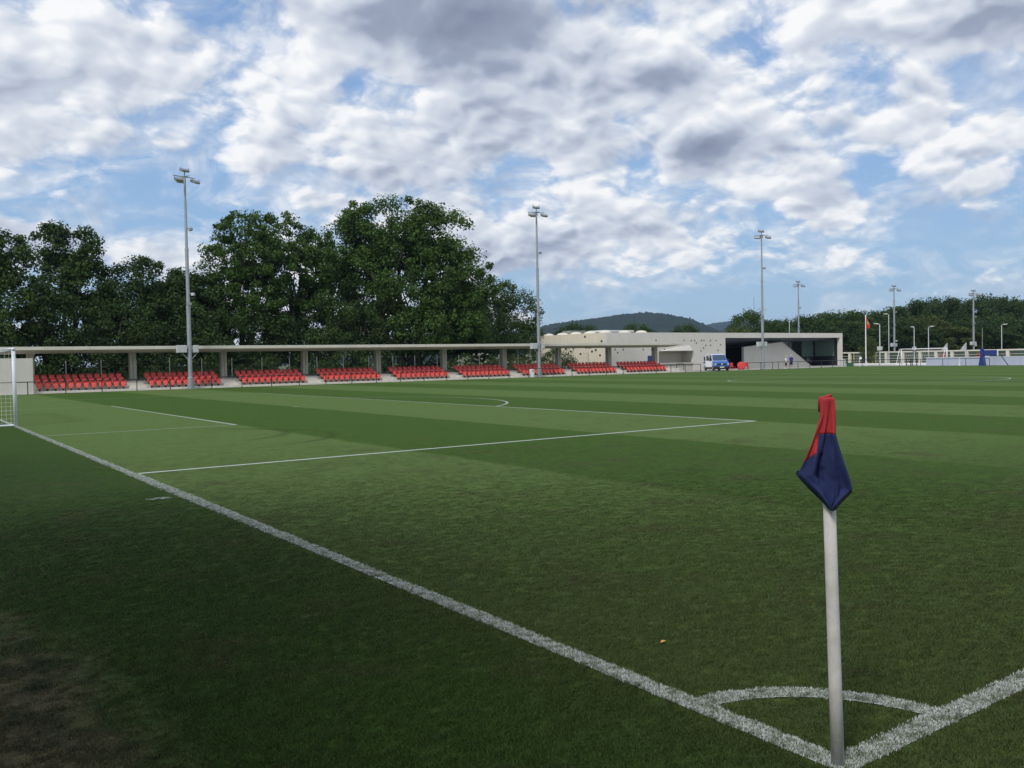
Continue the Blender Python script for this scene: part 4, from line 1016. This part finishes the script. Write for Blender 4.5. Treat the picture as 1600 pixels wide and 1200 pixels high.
# flag pole with red flag
fp = empty('flagpole', (113.0, 72.6, 0)); tag(fp, 'white flagpole with hanging red flag right of the clubhouse', 'flagpole')
MB().lathe([(.09, 0), (.06, 7.2), (.08, 7.22), (.05, 7.35)], 10).build('pole', M_white, fp)
v = []; f = []
for i in range(13):
    t = i/12
    for k in range(6):
        s = k/5; w_ = .12+.62*min(1, t*1.6)-.25*max(0, t-.7)
        v.append((.07+.08*math.sin(s*9+t*3), -.02-(s*w_*1)*.9*(1 if True else 0)+.05*math.sin(t*7), 7.15-t*1.72-.15*s*s))
for i in range(12):
    for k in range(5): f.append((i*6+k, i*6+k+1, (i+1)*6+k+1, (i+1)*6+k))
fl = MB(); fl.add(v, f)
fo = fl.build('flag', [mat('flag_red', (.50, .03, .015), .8), M_yellow], fp, smooth=True); sm = fo.modifiers.new('t', 'SOLIDIFY'); sm.thickness = .01
for i, p in enumerate(fo.data.polygons):
    if i % 5 in (2,) and 4 < i//5 < 8: p.material_index = 1
# far corner flag and bins
def corner_flag(x, y, label, col):
    r_ = empty('corner_flag', (x, y, 0)); tag(r_, label, 'corner flag')
    MB().tube([(0, 0, 0), (0, 0, 1.35)], .03, 8).build('pole', M_white, r_)
    MB().add([(0, -.02, 1.35), (.1, -.3, 1.22), (.05, -.22, .98), (0, -.02, 1.0)], [(0, 1, 2, 3)]).build('flag', col, r_)
corner_flag(105, 68.4, 'small far corner flag beyond the clubhouse end', M_white)
def bin_(name, x, y, r, h, m, label):
    o = empty(name, (x, y, 0)); tag(o, label, 'bin'); MB().lathe([(r*.85, 0), (r, h*.85), (r*1.02, h*.86)], 14).build('body', m, o, smooth=False)
    MB().lathe([(r*1.12, h*.86), (r*1.12, h*.92), (r*.9, h)], 14).build('lid', m, o)
bin_('litter_bin', 51.25, 70.95, .27, .82, M_white, 'white round litter bin at the foot of the second mast')
bin_('litter_bin', 106.0, 71.6, .38, .98, M_pale, 'pale grey litter bin at the right end of the clubhouse')
o = MB().box(-.35, .35, -.3, .3, .01, .45).box(-.3, .3, -.32, -.3, .1, .4).box(-.37, .37, -.32, .32, .45, .5).build('equipment_crate', M_green, loc=(107.4, 71.5, 0), bevel=.02); tag(o, 'dark green equipment crate beside the grey bin', 'crate')
o = MB().box(-.22, .22, -.02, .02, 0, 1.05).box(-.25, .25, -.03, .03, 1.05, 1.1).build('sign_board', M_green, loc=(87.0, 79.0, .55), bevel=.01)
tag(o, 'small green sign left of the third mast', 'sign')
MBq = MB().box(-.03, .03, .03, .06, -.55, .3); MBq.build('leg', M_black, o)
# red things beside the van
rd = empty('red_tabletop', (86.9, 73.6, 0), R(-40)); tag(rd, 'round bright red tabletop standing on edge right of the van', 'table')
T = Matrix.Translation((0, 0, .52)) @ Matrix.Rotation(R(82), 4, 'X')
b = MB().lathe([(.46, 0), (.5, .02), (.5, .05), (.44, .09), (.2, .11)], 24); b.v = [tuple(T @ Vector(p)) for p in b.v]; b.build('disc', M_red, rd, smooth=False)
MB().box(-.4, .4, .02, .3, 0, .12).build('base', M_black, rd)
for i, (x, y, lb, rz) in enumerate(((84.6, 73.6, 'red plastic chair close beside the van', .4), (85.6, 73.9, 'red plastic chair between the van and the round tabletop', -.2), (88.3, 73.9, 'dark red plastic chair right of the round tabletop', .3), (89.0, 74.4, 'rightmost red plastic chair, near the third mast', -.5))):
    c = empty('plastic_chair', (x, y, 0), rz); tag(c, lb, 'chair', 'red plastic chairs by the van')
    MB().box(-.24, .24, -.24, .22, .42, .46).build('seat', M_red, c, bevel=.015)
    MB().prism([(-.22, .46), (.22, .46), (.24, .85), (.15, .93), (-.15, .93), (-.24, .85)], 'y', .2, .23).build('backrest', M_red, c, bevel=.01)
    for sx in (-1, 1):
        for sy in (-1, 1): MB().tube([(sx*.2, sy*.18, .43), (sx*.25, sy*.24, 0)], .02, 6).build('leg', M_red, c)

# ------------------------------------------------------------------ van
def van():
    root = empty('van', (81.4, 72.9, .0), R(238)); tag(root, 'blue and white van with its door open in front of the clubhouse', 'van')
    L0, L1 = -2.6, 2.35
    prof = [(L0, .42), (L0-.03, 1.2), (L0+.12, 1.95), (L0+.3, 2.04), (.55, 2.06), (.85, 1.98), (1.55, 1.22), (1.56, .42)]
    def hw(z): return .95 if z < 1.15 else .95-.13*((z-1.15)/.9)
    def skin(prof, m, name, y0=None, inset=0):
        mb = MB(); n = len(prof)
        vs = [(x, -hw(z)+inset, z) for x, z in prof]+[(x, hw(z)-inset, z) for x, z in prof]
        mb.add(vs, [tuple(range(n))[::-1], tuple(range(n, 2*n))]+[(i, (i+1) % n, n+(i+1) % n, n+i) for i in range(n)])
        return mb.build(name, m, root, bevel=.035, seg=2)
    skin(prof, M_whitevan, 'body')
    skin([(1.57, .45), (1.57, 1.2), (2.15, 1.06), (2.32, .93), (2.36, .45)], M_bluevan, 'bonnet')
    # blue lower wing stripe along both sides
    for s_ in (-1, 1):
        st = MB().box(L0+.1, .48, s_*.952-.004, s_*.952+.004, .95, 1.10).build('stripe', M_bluevan, root)
        w = MB().prism([(-2.3, 1.25), (-2.3, 1.75), (-.6, 1.78), (-.6, 1.25)], 'y', s_*.90, s_*.932, T=None); w.build('side_window', M_carglass, root)
        ln = MB().add([(x_, s_*(hw(z)+.004), z) for x_, z in ((.62, 1.22), (.62, 1.9), (.86, 1.88), (1.42, 1.24))], [(0, 1, 2, 3)]).build('door_window', M_carglass, root) if s_ > 0 else None
    # blue door frame and a black sheet painted for the shaded door opening on the right hand side of the van (s=-1)
    MB().prism([(.48, .5), (.48, 1.92), (.82, 1.93), (1.42, 1.24), (1.42, .5)], 'y', -.962, -.955).build('doorway', M_black, root)
    d = empty('x') if False else None
    T = Matrix.Translation((1.46, -.97, 0)) @ Matrix.Rotation(R(34), 4, 'Z')
    door = MB().prism([(-1.0, .48), (-1.0, 1.22), (0, 1.22), (0, .48)], 'y', -.05, .02, T=T).build('door', M_whitevan, root, bevel=.02)
    MB().prism([(-.98, 1.22), (-.98, 1.9), (-.86, 1.9), (-.90, 1.26), (-.08, 1.26), (-.02, 1.22)], 'y', -.04, .01, T=T).build('window_frame', M_whitevan, door)
    MB().prism([(-.88, 1.27), (-.85, 1.88), (-.62, 1.86), (-.12, 1.27)], 'y', -.02, -.01, T=T).build('window', M_carglass, door)
    # windscreen in its blue surround
    def slope(t, w0, w1, e): x = .87+(1.54-.87)*t; z = 1.97+(1.24-1.97)*t; return x+e*.72, z+e*.69
    def quad(t0, t1, wa, wb, e, name, m):
        x0, z0 = slope(t0, 0, 0, e); x1, z1 = slope(t1, 0, 0, e)
        MB().add([(x0, -wa, z0), (x0, wa, z0), (x1, wb, z1), (x1, -wb, z1), (x0-.02, -wa, z0-.02), (x0-.02, wa, z0-.02), (x1-.02, wb, z1-.02), (x1-.02, -wb, z1-.02)],
                 [(0, 1, 2, 3), (7, 6, 5, 4), (0, 4, 5, 1), (1, 5, 6, 2), (2, 6, 7, 3), (3, 7, 4, 0)]).build(name, m, root)
    quad(.0, 1.0, .80, .90, .022, 'windscreen_frame', M_bluevan)
    quad(.10, .86, .70, .80, .034, 'windscreen', M_carglass)
    MB().box(2.345, 2.375, -.62, .62, .72, .90).build('grille', M_black, root)
    e = MB().tube([(2.385, .095*math.cos(t), .81+.095*math.sin(t)) for t in np.linspace(0, 2*math.pi, 17)], .014, 5); e.prism([(.06*math.cos(t), .81+.06*math.sin(t)) for t in np.linspace(0, 5.8, 12)], 'x', 2.376, 2.386)
    e.build('emblem', M_white, root)
    for s_ in (-1, 1):
        MB().box(2.32, 2.37, s_*.78-.13, s_*.78+.13, .70, .90).build('headlight', M_lens, root, bevel=.02)
        m_ = MB().box(1.3, 1.36, s_*1.12-.09, s_*1.12+.09, 1.2, 1.45).box(1.31, 1.35, min(s_*.93, s_*1.05), max(s_*.93, s_*1.05), 1.24, 1.28).build('mirror', M_black, root, bevel=.01)
        MB().box(.9, .93, s_*.3-.25, s_*.3+.25, .8, 1.35).build('seat', M_dark, root)
        for x_ in (-1.7, 1.72):
            wv = MB().lathe([(.18, -.1), (.31, -.1), (.33, -.07), (.33, .07), (.31, .1), (.18, .1)], 20)
            Tm = Matrix.Translation((x_, s_*.86, .33)) @ Matrix.Rotation(R(90), 4, 'X'); wv.v = [tuple(Tm @ Vector(p)) for p in wv.v]
            wo = wv.build('wheel', M_rubber, root)
            rv = MB().lathe([(.05, -.115), (.19, -.105), (.19, .105), (.05, .115)], 12); rv.v = [tuple(Tm @ Vector(p)) for p in rv.v]; rv.build('rim', M_chrome, wo)
    MB().box(2.30, 2.43, -.93, .93, .30, .56).build('front_bumper', M_black, root, bevel=.03)
    MB().box(2.432, 2.445, -.26, .26, .40, .51).build('number_plate', M_white, root)
    MB().box(-2.5, 2.25, -.85, .85, .22, .43).build('underbody', M_black, root)
    for s_ in (-1, 1): MB().tube([(1.62, s_*.15, 1.245), (1.25, s_*.15-.45, 1.60)], .012, 4).build('wiper', M_black, root)
van()

# ------------------------------------------------------------------ people (seen from behind the railing)
def skinned(name, m, parent, verts, edges, radii, sub=2):
    me = bpy.data.meshes.new(name); me.from_pydata(verts, edges, []); me.materials.append(m)
    o = link(name, me, parent)
    sk = o.modifiers.new('skin', 'SKIN'); sk.use_smooth_shade = True
    if not me.skin_vertices: 
        bm = bmesh.new(); bm.from_mesh(me); bm.verts.layers.skin.verify(); bm.to_mesh(me); bm.free()
    for i, r in enumerate(radii): me.skin_vertices[0].data[i].radius = (r, r) if not hasattr(r, '__len__') else r
    me.skin_vertices[0].data[0].use_root = True
    s = o.modifiers.new('sub', 'SUBSURF'); s.levels = s.render_levels = sub
    return o
def person(x, y, rz, H_, shirt, shorts, hair, label, armpose):
    root = empty('person', (x, y, .006), rz); tag(root, label, 'person', None); k = H_/1.80
    V = [(0, 0, .95), (0, 0, 1.15), (0, .01, 1.36), (0, .0, 1.46), (0, .0, 1.54), (0, .015, 1.62), (0, .015, 1.70), (0, .0, 1.80)]
    Rr = [(.155, .11), (.15, .11), (.17, .11), (.075, .075), (.062, .062), (.085, .105), (.095, .115), (.075, .09)]
    E_ = [(i_, i_+1) for i_ in range(7)]
    for s_ in (-1, 1):
        b = len(V)
        V += [(s_*.10, 0, .86), (s_*.12, .01, .50), (s_*.13, -.02, .10), (s_*.14, .13, .04)]; Rr += [.10, .068, .048, .045]
        E_ += [(0, b), (b, b+1), (b+1, b+2), (b+2, b+3)]
        b = len(V); ap = armpose[0 if s_ < 0 else 1]
        V += [(s_*.18, 0, 1.40), (s_*ap[0][0], ap[0][1], ap[0][2]), (s_*ap[1][0], ap[1][1], ap[1][2]), (s_*ap[1][0]*.98, ap[1][1]+.05, ap[1][2]-.07)]; Rr += [.062, .046, .034, .038]
        E_ += [(2, b), (b, b+1), (b+1, b+2), (b+2, b+3)]
    sc_ = lambda L: [tuple(c*k for c in v_) for v_ in L]
    rr_ = lambda L: [tuple(q*k for q in r) if hasattr(r, '__len__') else r*k for r in L]
    skinned('body', M_skin, root, sc_(V), E_, rr_(Rr), 1)
    SV = [(0, 0, .80), (0, 0, .92), (0, 0, 1.12), (0, .005, 1.32), (0, 0, 1.42), (0, 0, 1.50), (-.19, 0, 1.40), (.19, 0, 1.40)]; SR = [(.22, .17), (.22, .17), (.21, .165), (.21, .155), (.15, .13), (.07, .07), .095, .095]
    SE = [(0, 1), (1, 2), (2, 3), (3, 4), (4, 5), (3, 6), (3, 7)]
    for s_ in (-1, 1):
        ap = armpose[0 if s_ < 0 else 1]; SV.append((s_*(.2+(ap[0][0]-.2)*.9), ap[0][1]*.9, 1.40+(ap[0][2]-1.40)*.95)); SR.append(.075); SE.append((6 if s_ < 0 else 7, len(SV)-1))
    skinned('shirt', shirt, root, sc_(SV), SE, rr_(SR), 1)
    PV = [(0, 0, .99), (0, 0, .88), (-.11, 0, .76), (-.12, .01, .42), (.11, 0, .76), (.12, .01, .42)]
    skinned('shorts', shorts, root, sc_(PV), [(0, 1), (1, 2), (2, 3), (1, 4), (4, 5)], rr_([(.18, .14), (.185, .14), .125, .095, .125, .095]), 1)
    skinned('hair', hair, root, sc_([(0, -.03, 1.62), (0, -.02, 1.72), (0, -.01, 1.83)]), [(0, 1), (1, 2)], rr_([(.095, .09), (.108, .115), (.08, .10)]), 1)
    for s_ in (-1, 1):
        MB().box(s_*.14*k-.05, s_*.14*k+.05, -.08, .20, 0, .09).build('shoe', M_shirtw, root, bevel=.02)
        MB().box(s_*.092*k-.010, s_*.092*k+.010, 0, .03, 1.63*k, 1.69*k).build('ear', M_skin, root, bevel=.005)
    MB().prism([(.10*k, 1.63*k), (.135*k, 1.635*k), (.10*k, 1.68*k)], 'x', -.012, .012).build('nose', M_skin, root)
arms_hang = (((.25, -.02, 1.15), (.26, .06, .92)), ((.25, -.02, 1.15), (.26, .06, .92)))
arms_fold = (((.27, .02, 1.16), (.12, .22, 1.10)), ((.27, .02, 1.16), (.12, .22, 1.10)))
person(93.0, 71.3, R(20), 1.64, M_shirtw, M_darkcl, M_hairw, 'white haired person in white shirt and dark shorts at the railing', arms_fold)
person(94.6, 71.7, R(-25), 1.80, M_shirtb, M_darkcl, M_hairw, 'person in dark blue shirt with white cap behind the railing', arms_hang)

# ------------------------------------------------------------------ near corner flag
cf = empty('corner_flag', (.046, .07, 0)); tag(cf, 'nearest corner flag, red and blue cloth hanging on a white pole', 'corner flag')
top = Vector((.008-.046, .088-.07, 1.655))
MB().tube([(0, 0, 0), (top*.25)+Vector((.001, .001, 0)), top*.5, top*.97], [.0285, .0285, .0275, .0265], 24).build('pole', M_polep, cf, smooth=True)
def flag():
    side = Vector((math.sin(YAW), -math.cos(YAW), 0)); toward = Vector((-math.cos(YAW), -math.sin(YAW), 0)); K = 3.911/FPX
    # outline rows: image row, left, right (pixels of the hanging cloth seen face on)
    rows = [(621.5, 1278.5, 1298.5), (624, 1277, 1299.2), (630, 1277, 1299.5), (650, 1276, 1299.8), (677, 1267, 1300.5), (700, 1259, 1306.5), (722, 1251, 1312.5), (743, 1243.5, 1318.5), (756, 1254, 1321.8), (767, 1264, 1323.6), (772, 1269, 1319), (783, 1279, 1307), (798, 1291.2, 1292.6)]
    ys = np.linspace(621.5, 797.5, 61); NS = 28
    Lx = np.interp(ys, [r[0] for r in rows], [r[1] for r in rows]); Rx = np.interp(ys, [r[0] for r in rows], [r[2] for r in rows])
    V = []; XY = []
    for i, y in enumerate(ys):
        t = (y-621.5)/176
        for k in range(NS+1):
            s = k/NS; x = Lx[i]+(Rx[i]-Lx[i])*s
            xp = 1290+(y-622)*18/573                         # pole axis
            u = (x-xp)*K
            # wraps the pole above, hangs in folds below
            wrap = math.sqrt(max(0, .036**2-u*u)) if abs(u) < .036 else 0
            fold = .020*math.sin(s*7.2+.6)*min(1, t*2.2)+.013*math.sin(s*15+t*6)*min(1, t*2.5)+.006*math.sin(s*27-t*9)*min(1, .2+t)
            edge = -.9*abs(u)*.55*t
            crease = .012*math.exp(-((x-(1284+(y-640)*-.05))/4.0)**2)*(t < .5)
            off = max(wrap, .031)*(1-.25*t)+.004+fold+edge*.5+crease+.012*t
            if abs(u) < .034: off = max(off, .033)
            zz = 1.655-(y-622)*K*.985
            p = Vector((0, 0, 0)) + top*(zz/1.655); p.z = 0
            V.append(p+side*u+toward*off+Vector((0, 0, zz))); XY.append((x, y))
    def red(x, y):
        if y < 675.5+(x-1273)*.12: return True
        xb = np.interp(y, [672, 690, 700, 709, 722], [1276, 1273.5, 1271, 1268, 1252])
        return y < 722 and x < xb
    Fr, Fb = [], []
    for i in range(len(ys)-1):
        for k in range(NS):
            q = (i*(NS+1)+k, i*(NS+1)+k+1, (i+1)*(NS+1)+k+1, (i+1)*(NS+1)+k)
            cx_ = sum(XY[j][0] for j in q)/4; cy_ = sum(XY[j][1] for j in q)/4
            (Fr if red(cx_, cy_) else Fb).append(q)
    for nm, F, m in (('red_cloth', Fr, M_redcloth), ('blue_cloth', Fb, M_bluecloth)):
        used = sorted({j for q in F for j in q}); mp = {j: i for i, j in enumerate(used)}
        me = bpy.data.meshes.new(nm); me.from_pydata([tuple(V[j]) for j in used], [], [tuple(mp[j] for j in q) for q in F]); me.materials.append(m)
        me.polygons.foreach_set('use_smooth', [True]*len(me.polygons))
        o = link(nm, me, cf); s_ = o.modifiers.new('s', 'SOLIDIFY'); s_.thickness = .0015
    # hems on the two lower edges
    def edge_pts(fn, lo, hi): return [V[i*(NS+1)+fn]+toward*.007 for i in range(len(ys)) if lo <= ys[i] <= hi]
    for fn, nm in ((0, 'hem'), (NS, 'hem')):
        P_ = edge_pts(fn, 742 if fn == 0 else 767, 798)
        mb = MB(); inner = []
        for j, p in enumerate(P_):
            inner.append(p+Vector((0, 0, .016))+side*(.006 if fn == 0 else -.006)+toward*.004)
        n = len(P_); mb.add(P_+inner, [(j, j+1, n+j+1, n+j) for j in range(n-1)]).build(nm, M_hem, cf)
    # the second layer of cloth behind the pole
    B = []; fb = []
    ysb = np.linspace(738, 770, 20)
    for y in ysb:
        l = np.interp(y, [r[0] for r in rows], [r[1] for r in rows])+2.5; r = np.interp(y, [r[0] for r in rows], [r[2] for r in rows])-2.5
        for k in range(9):
            x = l+(r-l)*k/8; zz = 1.655-(y-622)*K*.985; p = top*(zz/1.655); p.z = 0; xp = 1290+(y-622)*18/573
            B.append(p+side*(x-xp)*K-toward*(.031+.006*math.sin(k*1.3))+Vector((0, 0, zz)))
    for i in range(19):
        for k in range(8): fb.append((i*9+k, i*9+k+1, (i+1)*9+k+1, (i+1)*9+k))
    MB().add(B, fb).build('back_cloth', M_bluecloth, cf, smooth=True)
    # bunched sleeve on top of the pole
    s = MB().lathe([(.033, -.06), (.034, -.01), (.030, .004), (.016, .009), (.004, .007)], 18, c=tuple(top+Vector((0, 0, 0))))
    s.tube([top+side*-.026+Vector((0, 0, -.006))+toward*.012, top+side*-.006+toward*.02+Vector((0, 0, .006)), top+side*.016+toward*.010+Vector((0, 0, .014)), top+side*.026-toward*.01+Vector((0, 0, .004))], [.007, .008, .007, .005], 8)
    s.build('sleeve', M_redcloth, cf, smooth=True)
flag()

# ------------------------------------------------------------------ haze
HAZE = 0.00010
hz = MB().box(-1400, 6400, -2400, 6400, -3, 190).build('haze', None); hz.data.materials.clear(); hz['kind'] = 'stuff'
hm = bpy.data.materials.new('haze'); hm.use_nodes = True; t = NT(hm.node_tree); t.n.remove(t.n['Principled BSDF'])
pvn = t.node('ShaderNodeVolumePrincipled'); pvn.inputs['Color'].default_value = (.50, .70, 1, 1); pvn.inputs['Density'].default_value = HAZE
pvn.inputs['Anisotropy'].default_value = .2
t.l.new(pvn.outputs[0], t.n['Material Output'].inputs['Volume']); hz.data.materials.append(hm)
